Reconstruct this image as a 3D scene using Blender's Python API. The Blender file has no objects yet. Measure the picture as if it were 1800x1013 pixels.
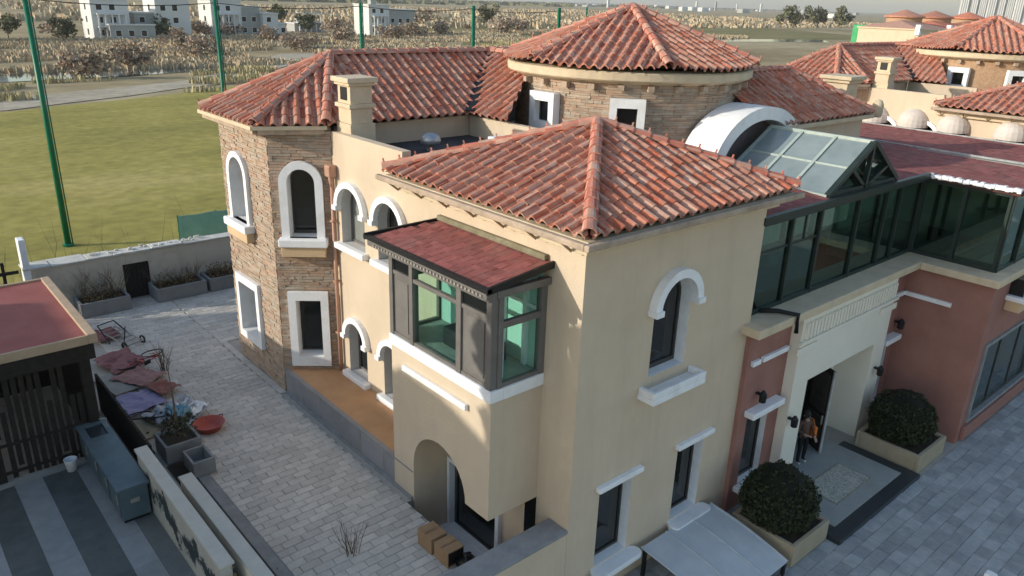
import bpy, math, random
from mathutils import Vector, Matrix, geometry, noise as mnoise
R = math.radians
S = bpy.context.scene
COL = S.collection
random.seed(7)

# ------------------------------------------------------------------ camera
CAM_H = 13.0
FW = Vector((0.6207, 0.7015, -0.3501)); 
def cam_axes():
    pit, roll, yaw = R(20.495), R(-1.922), R(48.49)
    fw = Vector((math.cos(pit), 0, -math.sin(pit))); rt = Vector((0, -1, 0)); dn = fw.cross(rt)
    r2 = rt*math.cos(roll) + dn*math.sin(roll); d2 = dn*math.cos(roll) - rt*math.sin(roll)
    rot = Matrix.Rotation(yaw, 3, 'Z')
    return rot @ fw, rot @ r2, rot @ d2
FW, RT, DN = cam_axes()
cam = bpy.data.cameras.new('camera'); co = bpy.data.objects.new('camera', cam); COL.objects.link(co)
m = Matrix((RT, -DN, -FW)).transposed().to_4x4(); m.translation = (0, 0, CAM_H)
co.matrix_world = m
cam.sensor_width = 36; cam.lens = 27.14; cam.clip_start = .2; cam.clip_end = 20000
S.camera = co

# ------------------------------------------------------------------ light
SUN_EL, SUN_AZ = R(19), math.atan2(-.904, .426)      # azimuth clockwise from +Y
w = bpy.data.worlds.new('World'); S.world = w; w.use_nodes = True
nt = w.node_tree; bg = nt.nodes['Background']
sky = nt.nodes.new('ShaderNodeTexSky'); sky.sky_type = 'NISHITA'; sky.sun_disc = False
sky.sun_elevation = SUN_EL; sky.sun_rotation = SUN_AZ; sky.air_density = 1.2; sky.dust_density = 1.2; sky.ozone_density = 1.2
nt.links.new(sky.outputs[0], bg.inputs[0]); bg.inputs[1].default_value = .15
sd = bpy.data.lights.new('sun', 'SUN'); sd.energy = 2.65; sd.angle = R(.6); sd.color = (1, .945, .82)
so = bpy.data.objects.new('sun', sd); COL.objects.link(so)
tosun = Vector((math.sin(SUN_AZ)*math.cos(SUN_EL), math.cos(SUN_AZ)*math.cos(SUN_EL), math.sin(SUN_EL)))
so.rotation_euler = tosun.to_track_quat('Z', 'Y').to_euler(); so.location = (-30, 20, 40)
S.view_settings.view_transform = 'Standard'; S.view_settings.look = 'None'
S.view_settings.exposure = 0.48; S.view_settings.gamma = 1

HAZE = .00012
# ------------------------------------------------------------------ helpers
def pix(x, y, z=None, X=None, Y=None):
    """point of the place seen at a pixel of the 1800 px photograph, on a known level or plane"""
    v = FW*1356.92 + RT*(x-900) + DN*(y-506.5)
    if z is not None: t = (z-CAM_H)/v.z
    elif X is not None: t = X/v.x
    else: t = Y/v.y
    return Vector((0, 0, CAM_H)) + v*t

ORG = {}
def tag(o, label=None, cat=None, group=None, kind=None):
    if label: o['label'] = label
    if cat: o['category'] = cat
    if group: o['group'] = group
    if kind: o['kind'] = kind
    return o
def thing(name, label, cat, loc, group=None, rz=0):
    o = bpy.data.objects.new(name, None); COL.objects.link(o); o.location = loc; o.rotation_euler.z = rz
    o.empty_display_size = .3
    ORG[o.name] = Vector(loc); return tag(o, label, cat, group)
class Fr:
    """a flat working frame: U across, V up, N outward"""
    def __init__(s, O, U, V=(0, 0, 1)):
        s.O = Vector(O); s.U = Vector(U).normalized(); s.V = Vector(V).normalized(); s.N = s.U.cross(s.V).normalized()
    def p(s, u, v, n=0): return s.O + s.U*u + s.V*v + s.N*n
class MB:
    def __init__(s): s.v = []; s.f = []; s.mi = []; s.cur = 0
    def add(s, vs, fs):
        o = len(s.v); s.v += [tuple(p) for p in vs]
        for f in fs: s.f.append(tuple(i+o for i in f)); s.mi.append(s.cur)
        return s
    def poly(s, *p): return s.add(p, [tuple(range(len(p)))])
    def box(s, x0, x1, y0, y1, z0, z1):
        return s.add([(x0,y0,z0),(x1,y0,z0),(x1,y1,z0),(x0,y1,z0),(x0,y0,z1),(x1,y0,z1),(x1,y1,z1),(x0,y1,z1)],
            [(3,2,1,0),(4,5,6,7),(0,1,5,4),(1,2,6,5),(2,3,7,6),(3,0,4,7)])
    def fbox(s, fr, u0, u1, v0, v1, n0, n1):
        P = [fr.p(u, v, n) for n in (n0, n1) for u, v in ((u0,v0),(u1,v0),(u1,v1),(u0,v1))]
        return s.add(P, [(3,2,1,0),(4,5,6,7),(0,1,5,4),(1,2,6,5),(2,3,7,6),(3,0,4,7)])
    def prism(s, pts, z0, z1):
        n = len(pts)
        return s.add([(x,y,z0) for x,y in pts]+[(x,y,z1) for x,y in pts],
            [tuple(range(n-1,-1,-1)), tuple(range(n,2*n))]+[(i,(i+1)%n,(i+1)%n+n,i+n) for i in range(n)])
    def fprism(s, fr, pts, n0, n1):
        n = len(pts)
        return s.add([fr.p(u,v,n0) for u,v in pts]+[fr.p(u,v,n1) for u,v in pts],
            [tuple(range(n-1,-1,-1)), tuple(range(n,2*n))]+[(i,(i+1)%n,(i+1)%n+n,i+n) for i in range(n)])
    def bar(s, a, b, w, h=None, up=(0,0,1)):
        a, b = Vector(a), Vector(b); h = h or w; d = (b-a).normalized(); up = Vector(up)
        if abs(d.dot(up)) > .98: up = Vector((1,0,0))
        x = d.cross(up).normalized()*w/2; y = x.cross(d).normalized()*h/2
        return s.add([a-x-y,a+x-y,a+x+y,a-x+y,b-x-y,b+x-y,b+x+y,b-x+y],
            [(3,2,1,0),(4,5,6,7),(0,1,5,4),(1,2,6,5),(2,3,7,6),(3,0,4,7)])
    def tube(s, path, r, n=8, cap=True):
        path = [Vector(p) for p in path]; rs = r if isinstance(r, (list, tuple)) else [r]*len(path)
        o = len(s.v); up = Vector((.13,.21,.97)); fs = []
        for i, p in enumerate(path):
            d = (path[min(i+1,len(path)-1)]-path[max(i-1,0)]).normalized()
            if abs(d.dot(up)) > .98: x = d.cross(Vector((1,0,0))).normalized()
            else: x = d.cross(up).normalized()
            y = x.cross(d)
            s.v += [tuple(p+(x*math.cos(a)+y*math.sin(a))*rs[i]) for a in (2*math.pi*k/n for k in range(n))]
        for i in range(len(path)-1):
            for k in range(n): fs.append((o+i*n+k, o+i*n+(k+1)%n, o+(i+1)*n+(k+1)%n, o+(i+1)*n+k))
        if cap: fs += [tuple(o+k for k in range(n-1,-1,-1)), tuple(o+(len(path)-1)*n+k for k in range(n))]
        s.f += fs; s.mi += [s.cur]*len(fs); return s
    def lathe(s, c, prof, n=20, a0=0, a1=2*math.pi):
        """prof: (r, z) from bottom to top"""
        o = len(s.v); full = abs(a1-a0-2*math.pi) < 1e-6; k = n if full else n+1
        for r, z in prof:
            for i in range(k):
                a = a0+(a1-a0)*i/n; s.v.append((c[0]+r*math.cos(a), c[1]+r*math.sin(a), z))
        for j in range(len(prof)-1):
            for i in range(n):
                i2 = (i+1) % k
                s.f.append((o+j*k+i, o+j*k+i2, o+(j+1)*k+i2, o+(j+1)*k+i)); s.mi.append(s.cur)
        return s
    def panel(s, fr, outer, holes=(), n=0):
        """flat wall with openings"""
        loops = [outer]+list(holes)
        tri = geometry.tessellate_polygon([[Vector((u,v,0)) for u,v in l] for l in loops])
        fl = [p for l in loops for p in l]; o = len(s.v)
        s.v += [tuple(fr.p(u,v,n)) for u,v in fl]
        for t in tri:
            a, b, c = (fl[i] for i in t)
            if (b[0]-a[0])*(c[1]-a[1])-(b[1]-a[1])*(c[0]-a[0]) < 0: t = (t[0], t[2], t[1])
            s.f.append(tuple(o+i for i in t)); s.mi.append(s.cur)
        return s
    def strip(s, fr, pts, n0, n1, closed=True):
        n = len(pts); o = len(s.v)
        s.v += [tuple(fr.p(u,v,n0)) for u,v in pts]+[tuple(fr.p(u,v,n1)) for u,v in pts]
        for i in range(n if closed else n-1):
            j = (i+1) % n; s.f.append((o+i,o+j,o+n+j,o+n+i)); s.mi.append(s.cur)
        return s
    def ring(s, fr, inner, outer, n, closed=True):
        k = len(inner); o = len(s.v)
        s.v += [tuple(fr.p(u,v,n)) for u,v in inner]+[tuple(fr.p(u,v,n)) for u,v in outer]
        for i in range(k if closed else k-1):
            j = (i+1) % k; s.f.append((o+i,o+k+i,o+k+j,o+j)); s.mi.append(s.cur)
        return s
    def mesh(s, name, mats, off=Vector((0,0,0)), smooth=False):
        me = bpy.data.meshes.new(name)
        me.from_pydata([(x-off[0],y-off[1],z-off[2]) for x,y,z in s.v], [], s.f)
        mats = mats if isinstance(mats, (list, tuple)) else [mats]
        for q in mats: me.materials.append(q)
        if len(mats) > 1: me.polygons.foreach_set('material_index', s.mi)
        if smooth: me.polygons.foreach_set('use_smooth', [True]*len(me.polygons))
        me.update(); return me
    def build(s, name, mats, parent=None, org=None, smooth=False, bevel=0, local=False, seg=2):
        off = Vector((0,0,0)) if local else (ORG[parent.name] if parent else Vector(org or (0,0,0)))
        o = bpy.data.objects.new(name, s.mesh(name, mats, off, smooth)); COL.objects.link(o)
        if parent: o.parent = parent; ORG[o.name] = off
        else: o.location = off; ORG[o.name] = Vector(off)
        if bevel:
            b = o.modifiers.new('b', 'BEVEL'); b.width = bevel; b.segments = seg; b.limit_method = 'ANGLE'; b.angle_limit = R(40)
        return o
def inst(name, me, parent, mat):
    """one more piece sharing mesh data; mat is in place coordinates"""
    o = bpy.data.objects.new(name, me); COL.objects.link(o); o.parent = parent
    o.matrix_local = Matrix.Translation(-ORG[parent.name]) @ mat
    ORG[o.name] = ORG[parent.name]; return o
def copy_tree(o, parent=None, skip=()):
    c = o.copy(); COL.objects.link(c); c.parent = parent
    for ch in list(o.children):
        if not any(ch.name.startswith(k) for k in skip): copy_tree(ch, c, skip)
    return c

# ------------------------------------------------------------------ materials
def mat(name, col, col2=None, rough=.85, scale=2., var=.18, bump=.25, bscale=30., rnd=0., spec=.3, metal=0., detail=6., stain=None, sscale=.6, samt=.5, hue=0., bdist=.02, streak=0.):
    m = bpy.data.materials.new(name); m.use_nodes = True; t = m.node_tree; N, L = t.nodes, t.links; b = N['Principled BSDF']
    geo = N.new('ShaderNodeNewGeometry')
    nz = N.new('ShaderNodeTexNoise'); nz.inputs['Scale'].default_value = scale; nz.inputs['Detail'].default_value = detail; nz.inputs['Roughness'].default_value = .65
    L.new(geo.outputs['Position'], nz.inputs['Vector'])
    rp = N.new('ShaderNodeValToRGB'); rp.color_ramp.elements[0].position = .32; rp.color_ramp.elements[1].position = .68
    c2 = col2 or tuple(min(1, c*(1+var)) for c in col); c1 = col if col2 else tuple(c*(1-var) for c in col)
    rp.color_ramp.elements[0].color = (*c1, 1); rp.color_ramp.elements[1].color = (*c2, 1)
    L.new(nz.outputs['Fac'], rp.inputs['Fac']); out = rp.outputs['Color']
    if stain:
        n3 = N.new('ShaderNodeTexNoise'); n3.inputs['Scale'].default_value = sscale; n3.inputs['Detail'].default_value = 8; n3.inputs['Roughness'].default_value = .7
        
        if streak:
            mp = N.new('ShaderNodeMapping'); mp.inputs['Scale'].default_value = (1.6,1.6,streak); L.new(geo.outputs['Position'], mp.inputs[0]); L.new(mp.outputs[0], n3.inputs['Vector'])
        else: L.new(geo.outputs['Position'], n3.inputs['Vector'])
        r3 = N.new('ShaderNodeValToRGB'); r3.color_ramp.elements[0].position = .48; r3.color_ramp.elements[1].position = .72
        r3.color_ramp.elements[0].color = (0,0,0,1); r3.color_ramp.elements[1].color = (samt,)*3+(1,)
        L.new(n3.outputs['Fac'], r3.inputs['Fac'])
        mx = N.new('ShaderNodeMix'); mx.data_type = 'RGBA'; L.new(r3.outputs['Color'], mx.inputs[0]); L.new(out, mx.inputs[6]); mx.inputs[7].default_value = (*stain, 1)
        out = mx.outputs[2]
    if rnd:
        oi = N.new('ShaderNodeObjectInfo'); ad = N.new('ShaderNodeMath'); L.new(oi.outputs['Random'], ad.inputs[0]); L.new(geo.outputs['Random Per Island'], ad.inputs[1])
        fr = N.new('ShaderNodeMath'); fr.operation = 'FRACT'; L.new(ad.outputs[0], fr.inputs[0])
        mr = N.new('ShaderNodeMapRange'); mr.inputs[3].default_value = 1-rnd; mr.inputs[4].default_value = 1+rnd; L.new(fr.outputs[0], mr.inputs[0])
        hs = N.new('ShaderNodeHueSaturation'); L.new(out, hs.inputs['Color']); L.new(mr.outputs[0], hs.inputs['Value'])
        if hue:
            m2 = N.new('ShaderNodeMath'); m2.operation = 'MULTIPLY'; m2.inputs[1].default_value = 7.31; L.new(fr.outputs[0], m2.inputs[0])
            f2 = N.new('ShaderNodeMath'); f2.operation = 'FRACT'; L.new(m2.outputs[0], f2.inputs[0])
            m3 = N.new('ShaderNodeMapRange'); m3.inputs[3].default_value = .5-hue; m3.inputs[4].default_value = .5+hue; L.new(f2.outputs[0], m3.inputs[0]); L.new(m3.outputs[0], hs.inputs['Hue'])
            m4 = N.new('ShaderNodeMapRange'); m4.inputs[3].default_value = 1.15; m4.inputs[4].default_value = .72; L.new(f2.outputs[0], m4.inputs[0]); L.new(m4.outputs[0], hs.inputs['Saturation'])
        out = hs.outputs['Color']
    L.new(out, b.inputs['Base Color'])
    b.inputs['Roughness'].default_value = rough; b.inputs['Specular IOR Level'].default_value = spec; b.inputs['Metallic'].default_value = metal
    if bump:
        n2 = N.new('ShaderNodeTexNoise'); n2.inputs['Scale'].default_value = bscale; n2.inputs['Detail'].default_value = 5; L.new(geo.outputs['Position'], n2.inputs['Vector'])
        bp = N.new('ShaderNodeBump'); bp.inputs['Strength'].default_value = bump; bp.inputs['Distance'].default_value = bdist
        L.new(n2.outputs['Fac'], bp.inputs['Height']); L.new(bp.outputs[0], b.inputs['Normal'])
    return m
def glassmat(name, tint, refl=(1,1,1), base=.06, rough=.02):
    m = bpy.data.materials.new(name); m.use_nodes = True; t = m.node_tree; N, L = t.nodes, t.links
    N.remove(N['Principled BSDF']); o = N['Material Output']
    tr = N.new('ShaderNodeBsdfTransparent'); tr.inputs[0].default_value = (*tint, 1)
    gl = N.new('ShaderNodeBsdfGlossy'); gl.inputs[0].default_value = (*refl, 1); gl.inputs['Roughness'].default_value = rough
    fz = N.new('ShaderNodeLayerWeight'); pw = N.new('ShaderNodeMath'); pw.operation = 'POWER'; pw.inputs[1].default_value = 4.5; L.new(fz.outputs['Facing'], pw.inputs[0])
    ad = N.new('ShaderNodeMath'); ad.operation = 'MULTIPLY_ADD'; ad.inputs[1].default_value = .8; ad.inputs[2].default_value = base; L.new(pw.outputs[0], ad.inputs[0])
    mx = N.new('ShaderNodeMixShader'); L.new(ad.outputs[0], mx.inputs[0]); L.new(tr.outputs[0], mx.inputs[1]); L.new(gl.outputs[0], mx.inputs[2]); L.new(mx.outputs[0], o.inputs[0])
    return m
STUCCO = mat('stucco', (.61,.49,.36), (.665,.54,.40), scale=.8, bump=.4, bscale=30, stain=(.50,.40,.30), sscale=.9, samt=.42, streak=.3)
STUCCO_D = mat('stucco_warm', (.60,.43,.26), (.66,.48,.30), scale=1.2, bump=.2, bscale=50)
WHITE = mat('white_trim', (.84,.84,.845), (.9,.9,.905), scale=3, rough=.6, bump=.15, bscale=25, stain=(.52,.5,.46), sscale=1.6, samt=.35)
REVEAL = mat('reveal_plaster', (.55,.53,.5), (.62,.6,.57), scale=3, rough=.8, bump=.08)
STONE = mat('ledge_stone', (.36,.26,.185), (.49,.37,.27), scale=4, rnd=.1, hue=.012, bump=.5, bscale=35)
STONE_BACK = mat('stone_joint', (.27,.19,.135), scale=6)
STONE_FLAT = mat('ledge_stone_far', (.36,.22,.13), (.50,.34,.22), scale=9, bump=.6, bscale=14)
TILE = mat('terracotta_tile', (.38,.135,.08), (.54,.235,.145), scale=3.5, rnd=.22, hue=.01, rough=.75, bump=.3, bscale=45, stain=(.62,.46,.37), sscale=3.2, samt=.45)
DECK = mat('roof_deck', (.10,.045,.035), scale=3)
CAP = mat('ridge_tile', (.47,.185,.12), (.60,.28,.19), scale=4, rnd=.2, hue=.015, rough=.78, stain=(.2,.15,.12), sscale=2.5, samt=.4)
CORNICE = mat('cream_moulding', (.60,.48,.33), (.68,.56,.40), scale=2, stain=(.33,.27,.2), sscale=1.5, samt=.35)
GUTTER = mat('gutter_stone', (.40,.30,.22), (.52,.40,.30), scale=3, stain=(.16,.12,.1), sscale=1.6, samt=.6)
SHINGLE = mat('red_shingle', (.25,.075,.068), (.34,.12,.105), scale=5, rnd=.18, rough=.92, bump=.4, bscale=80, stain=(.16,.13,.11), sscale=1.3, samt=.5)
PINK = mat('pink_facade', (.30,.145,.115), (.37,.185,.15), scale=1.2, bump=.25, bscale=40)
PORTAL = mat('portal_stone', (.80,.745,.63), (.85,.80,.69), scale=1.5, bump=.1)
DARKFRAME = mat('dark_bronze_frame', (.045,.042,.04), (.085,.078,.07), scale=4, rough=.45, bump=.05)
BAYFRAME = mat('taupe_frame', (.15,.135,.125), (.19,.175,.16), scale=3, rough=.5, bump=.05)
GREENFRAME = mat('dark_green_frame', (.02,.032,.028), (.032,.045,.04), scale=3, rough=.4, bump=.03)
PALEFRAME = mat('pale_green_frame', (.36,.42,.38), (.46,.52,.47), scale=4, rough=.45, bump=.04)
DGLASS = mat('dark_window_glass', (.012,.014,.014), (.02,.023,.023), scale=.8, rough=.06, bump=0, spec=.5)
GREYGLASS = mat('blind_behind_glass', (.20,.21,.19), (.26,.27,.25), scale=2, rough=.12, bump=0, spec=.5)
BGLASS = glassmat('teal_glass', (.84,.95,.92), base=.03)
CGLASS = glassmat('green_glass', (.60,.72,.68), (.8,1,.93), base=.09)
SKYGLASS = mat('skylight_glass', (.20,.245,.245), (.29,.34,.34), scale=.8, rough=.16, bump=0, spec=.9, detail=3)
BITUMEN = mat('dark_roofing_felt', (.05,.052,.058), (.08,.08,.088), scale=1.4, bump=.3, stain=(.14,.14,.14), sscale=.8, samt=.4)
GREYSTONE = mat('grey_cap_stone', (.22,.225,.23), (.31,.31,.31), scale=3, bump=.2)
PAVE = mat('paver_grey', (.52,.485,.43), (.61,.57,.51), stain=(.40,.375,.33), sscale=.9, samt=.5, scale=5, rnd=.12, bump=.5, bscale=12, bdist=.05, rough=.8)
PAVE_D = mat('drive_block', (.30,.315,.325), (.42,.43,.435), stain=(.25,.265,.275), sscale=.8, samt=.5, scale=3, rnd=.16, bump=.5, bscale=12, bdist=.04, rough=.8)
JOINT = mat('paving_joint', (.36,.34,.30), (.43,.405,.36), scale=6)
ORANGE_FLOOR = mat('terrace_floor', (.46,.26,.13), (.54,.32,.17), scale=2, bump=.15)
GREYTILE = mat('grey_wall_tile', (.24,.235,.24), (.31,.30,.30), scale=2, rnd=.1, rough=.6, bump=.08)
DARKGRANITE = mat('dark_granite', (.025,.032,.038), (.04,.05,.056), scale=30, rough=.4, bump=.05)
BLACK = mat('black_metal', (.015,.015,.016), scale=5, rough=.5, bump=.03)
WOODDARK = mat('dark_wood', (.018,.015,.013), (.035,.028,.024), scale=6, rough=.75)
CONCRETE = mat('weathered_concrete', (.60,.545,.455), (.68,.62,.52), scale=1.1, stain=(.26,.215,.15), sscale=.55, samt=.75, bump=.4)
GREYCON = mat('grey_planter', (.22,.225,.225), (.29,.29,.285), scale=3, bump=.2)
SOIL = mat('soil', (.035,.027,.02), (.06,.045,.03), scale=8, bump=.8, bscale=20)
CARD = mat('cardboard', (.31,.19,.10), (.38,.24,.135), scale=3, bump=.08)
PIPE = mat('terracotta_pipe', (.45,.25,.17), (.52,.31,.22), scale=4, rough=.5, bump=.05)
GREENPOLE = mat('green_pole_paint', (.006,.13,.062), (.012,.18,.09), scale=3, rough=.4, bump=.05)
FABRIC = mat('awning_fabric', (.60,.52,.46), (.68,.61,.55), scale=3, bump=.1)
LEAF = mat('clipped_leaf', (.018,.028,.012), (.05,.06,.022), scale=7, rnd=.28, hue=.02, rough=.7, bump=0)

# ------------------------------------------------------------------ roof tiles
TW, TL, TE = .32, .46, .385            # width, length, exposure
PROF = [(-.5,.02),(-.36,.0),(-.22,.008),(-.15,.045),(-.04,.088),(.09,.108),(.22,.1),(.34,.066),(.43,.022),(.5,.02)]
def tile_polys(u0, v0, w=TW, l=TL, th=.028):
    """one S-shaped roof tile as small polygons in (u, v, height)"""
    P = []
    k = w/TW
    for (a, ha), (b, hb) in zip(PROF[:-1], PROF[1:]):
        ua, ub = u0+a*w, u0+b*w; ha *= k; hb *= k
        P.append([(ua,v0,ha+.035+th),(ub,v0,hb+.035+th),(ub,v0+l,hb+.035),(ua,v0+l,ha+.035)])
        P.append([(ua,v0,ha+.012),(ub,v0,hb+.012),(ub,v0,hb+.035+th),(ua,v0,ha+.035+th)])
    return P
def clip(poly, a, b, c):
    """keep a*u+b*v+c >= 0"""
    out = []
    for i in range(len(poly)):
        p, q = poly[i], poly[(i+1) % len(poly)]
        dp, dq = a*p[0]+b*p[1]+c, a*q[0]+b*q[1]+c
        if dp >= 0: out.append(p)
        if (dp >= 0) != (dq >= 0):
            t = dp/(dp-dq); out.append(tuple(p[k]+(q[k]-p[k])*t for k in range(3)))
    return out
def tile_face(pts, deck, mb=None, w=TW, exposure=TE, pick=None, over=.07, seed=0, bend=None, inset=0.):
    """cover the flat roof face pts (eave edge first) with tiles: joined into mb, or one object each while pick() says so"""
    pts = [Vector(p) for p in pts]; rnd = random.Random(seed)
    U = (pts[1]-pts[0]).normalized(); nrm = Vector((0,0,0))
    for i in range(1, len(pts)-1): nrm += (pts[i]-pts[0]).cross(pts[i+1]-pts[0])
    nrm.normalize()
    if nrm.z < 0: nrm = -nrm
    V = nrm.cross(U).normalized()
    if V.z < 0: V = -V
    O = pts[0]; uv = [((p-O).dot(U), (p-O).dot(V)) for p in pts]
    cu, cv = sum(p[0] for p in uv)/len(uv), sum(p[1] for p in uv)/len(uv)
    ed = []
    for i in range(1, len(uv)):
        (x0,y0),(x1,y1) = uv[i], uv[(i+1) % len(uv)]
        a, b = y0-y1, x1-x0; l = math.hypot(a, b)
        if l < 1e-6: continue
        a /= l; b /= l; c = -(a*x0+b*y0)
        if a*cu+b*cv+c < 0: a, b, c = -a, -b, -c
        ed.append((a, b, c-inset))
    us = [p[0] for p in uv]; vs = [p[1] for p in uv]
    n = max(1, round((max(us)-min(us))/w)); w = (max(us)-min(us))/n
    base = tile_polys(0, 0, w)
    def P3(p): return O+U*p[0]+V*p[1]+nrm*(p[2]+(bend(p[0],p[1]) if bend else 0))
    shared = None
    for j in range(int((max(vs)+over)/exposure)+1):
        v0 = -over+j*exposure
        for i in range(n):
            u0 = min(us)+w*(i+.5)
            cor = [(u0+s*w/2, v0+t*TL) for s in (-1,1) for t in (0,1)]
            ds = [[a*x+b*y+c for x, y in cor] for a, b, c in ed]
            if any(max(d) <= .01 for d in ds): continue
            full = all(min(d) >= 0 for d in ds)
            jx, jv, jh = rnd.uniform(-.008,.008), rnd.uniform(-.018,.018), rnd.uniform(-.006,.008)
            if pick and pick():
                if full:
                    if shared is None:
                        b2 = MB()
                        for q in base: b2.add(q, [tuple(range(len(q)))])
                        shared = b2.mesh('tile', TILE, smooth=False)
                    mt = Matrix((U, V, nrm)).transposed().to_4x4(); mt.translation = O+U*(u0+jx)+V*(v0+jv)+nrm*jh
                    inst('tile', shared, deck, mt @ Matrix.Rotation(rnd.uniform(-.012,.012), 4, 'Z')); continue
                tgt = MB()
            else: tgt = mb
            for q in base:
                q = [(p[0]+u0+jx, p[1]+v0+jv, p[2]+jh) for p in q]
                if not full:
                    for e in ed:
                        q = clip(q, *e)
                        if len(q) < 3: break
                    if len(q) < 3: continue
                tgt.add([P3(p) for p in q], [tuple(range(len(q)))])
            if tgt is not mb and tgt.v: tgt.build('tile', TILE, deck)
def cap_mesh(peg=True):
    mb = MB(); n = 8; l = .46
    for a in range(n):
        t0, t1 = math.pi*a/n, math.pi*(a+1)/n
        def q(t, r, y): return (r*math.cos(t), y, r*math.sin(t)*.95)
        mb.add([q(t0,.155,0),q(t1,.155,0),q(t1,.125,l),q(t0,.125,l)], [(0,1,2,3)])
        mb.add([q(t0,.13,0),q(t1,.13,0),q(t1,.155,0),q(t0,.155,0)], [(0,1,2,3)])
    if peg: mb.box(-.018,.018,.03,.065,.12,.225)
    return mb
def cap_line(a, b, deck, single=True, peg=True, mb=None, lift=.09):
    a, b = Vector(a), Vector(b); d = (b-a).normalized(); L = (b-a).length; n = max(1, int(L/.39))
    x = d.cross(Vector((0,0,1))).normalized(); z = x.cross(d)
    me = None; base = cap_mesh(peg)
    for i in range(n):
        mt = Matrix((x, d, z)).transposed().to_4x4(); mt.translation = a+d*(L*i/n-.03)+Vector((0,0,lift))
        if single:
            me = me or base.mesh('hip_cap', CAP); inst('hip_cap', me, deck, mt)
        else: mb.add([mt @ Vector(v) for v in base.v], base.f)

# ------------------------------------------------------------------ window pieces
def arch(u0, u1, v0, vs, n=12, flat=1.):
    c, r = (u0+u1)/2, (u1-u0)/2
    return [(u0,v0),(u1,v0)]+[(c+r*math.cos(math.pi*i/n), vs+r*flat*math.sin(math.pi*i/n)) for i in range(n+1)]
def rect(u0, u1, v0, v1): return [(u0,v0),(u1,v0),(u1,v1),(u0,v1)]
def window(parent, fr, inner, outer=None, proud=.12, depth=.3, frame=WHITE, reveal=None, pane=DGLASS, sash=DARKFRAME, cross=None):
    """a window set back in its wall: surround (part), pane and sash (its pieces)"""
    mb = MB()
    if outer:
        mb.ring(fr, inner, outer, proud); mb.strip(fr, outer, 0, proud); mb.strip(fr, inner, proud, -depth)
    else:
        mb.cur = 0; mb.strip(fr, inner, 0, -depth)
    o = mb.build('window', reveal or frame, parent)
    cu = sum(p[0] for p in inner)/len(inner); cv = sum(p[1] for p in inner)/len(inner)
    sm = [(cu+(u-cu)*.9, cv+(v-cv)*.94) for u, v in inner]
    b = MB(); b.panel(fr, inner, n=-depth+.012); b.build('pane', pane, o)
    b = MB(); b.ring(fr, sm, inner, -depth+.05); b.strip(fr, sm, -depth+.05, -depth+.013)
    if cross:
        for (u0,u1,v0,v1) in cross: b.fbox(fr, u0,u1,v0,v1, -depth+.014, -depth+.045)
    b.build('sash', sash, o); return o
def hood(parent, fr, u0, u1, vs, w=.2, proud=.16, n=14, win=None, stop=.1):
    """white moulding over an arch with small stops at its feet"""
    mb = MB(); c, r = (u0+u1)/2, (u1-u0)/2
    ang = [math.pi*i/n for i in range(n+1)]
    inn = [(c+r*math.cos(a), vs+r*math.sin(a)) for a in ang]; out = [(c+(r+w)*math.cos(a), vs+(r+w)*math.sin(a)) for a in ang]
    mb.ring(fr, inn, out, proud, closed=False); mb.strip(fr, out, 0, proud, closed=False); mb.strip(fr, inn, proud, -.02, closed=False)
    for s in (-1, 1): mb.fbox(fr, c+s*(r+w/2)-w*.62, c+s*(r+w/2)+w*.62, vs-stop, vs+.03, 0, proud+.05)
    return mb.build('arch_hood', WHITE, win or parent)
def sill(parent, fr, u0, u1, v0, v1, proj, mat_=WHITE, bev=.03, name='sill'):
    return MB().fbox(fr, u0, u1, v0, v1, -.02, proj).build(name, mat_, parent, bevel=bev)
def cladding(parent, fr, u0, u1, v0, v1, holes=(), seed=1, wrap=None):
    """stacked ledge stones, each its own little block; holes(v) gives the intervals to leave free"""
    rnd = random.Random(seed); mb = MB(); v = v0
    while v < v1-.02:
        h = min(rnd.uniform(.045,.1), v1-v); u = u0-rnd.uniform(0,.2)
        free = [(u0, u1)]
        for H in holes:
            iv = H(v+h/2)
            if iv:
                nf = []
                for a, b in free:
                    if iv[1] <= a or iv[0] >= b: nf.append((a, b)); continue
                    if iv[0] > a: nf.append((a, iv[0]))
                    if iv[1] < b: nf.append((iv[1], b))
                free = nf
        while u < u1:
            l = rnd.uniform(.16,.55); d = rnd.uniform(.012,.045)
            for a, b in free:
                x0, x1 = max(a, u), min(b, u+l-.008)
                if x1-x0 > .02:
                    q = [(x0,v),(x1,v),(x1,v+h-.008),(x0,v+h-.008)]
                    f = (lambda uu, vv, nn: wrap(uu, vv, nn)) if wrap else fr.p
                    j = [rnd.uniform(-.008,.008) for _ in range(4)]
                    P = [f(a_, b_, 0) for a_, b_ in q]+[f(a_, b_, d+j[k]) for k, (a_, b_) in enumerate(q)]
                    mb.add(P, [(4,5,6,7),(0,1,5,4),(1,2,6,5),(2,3,7,6),(3,0,4,7)])
            u += l
        v += h
    o = mb.build('stone_cladding', STONE, parent); o['kind'] = 'stuff'; return o
def iv_rect(u0, u1, v0, v1): return lambda v: (u0, u1) if v0 <= v <= v1 else None
def iv_arch(u0, u1, v0, vs):
    c, r = (u0+u1)/2, (u1-u0)/2
    def f(v):
        if v < v0 or v >= vs+r: return None
        return (u0, u1) if v <= vs else (c-math.sqrt(max(0, r*r-(v-vs)**2)), c+math.sqrt(max(0, r*r-(v-vs)**2)))
    return f

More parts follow.
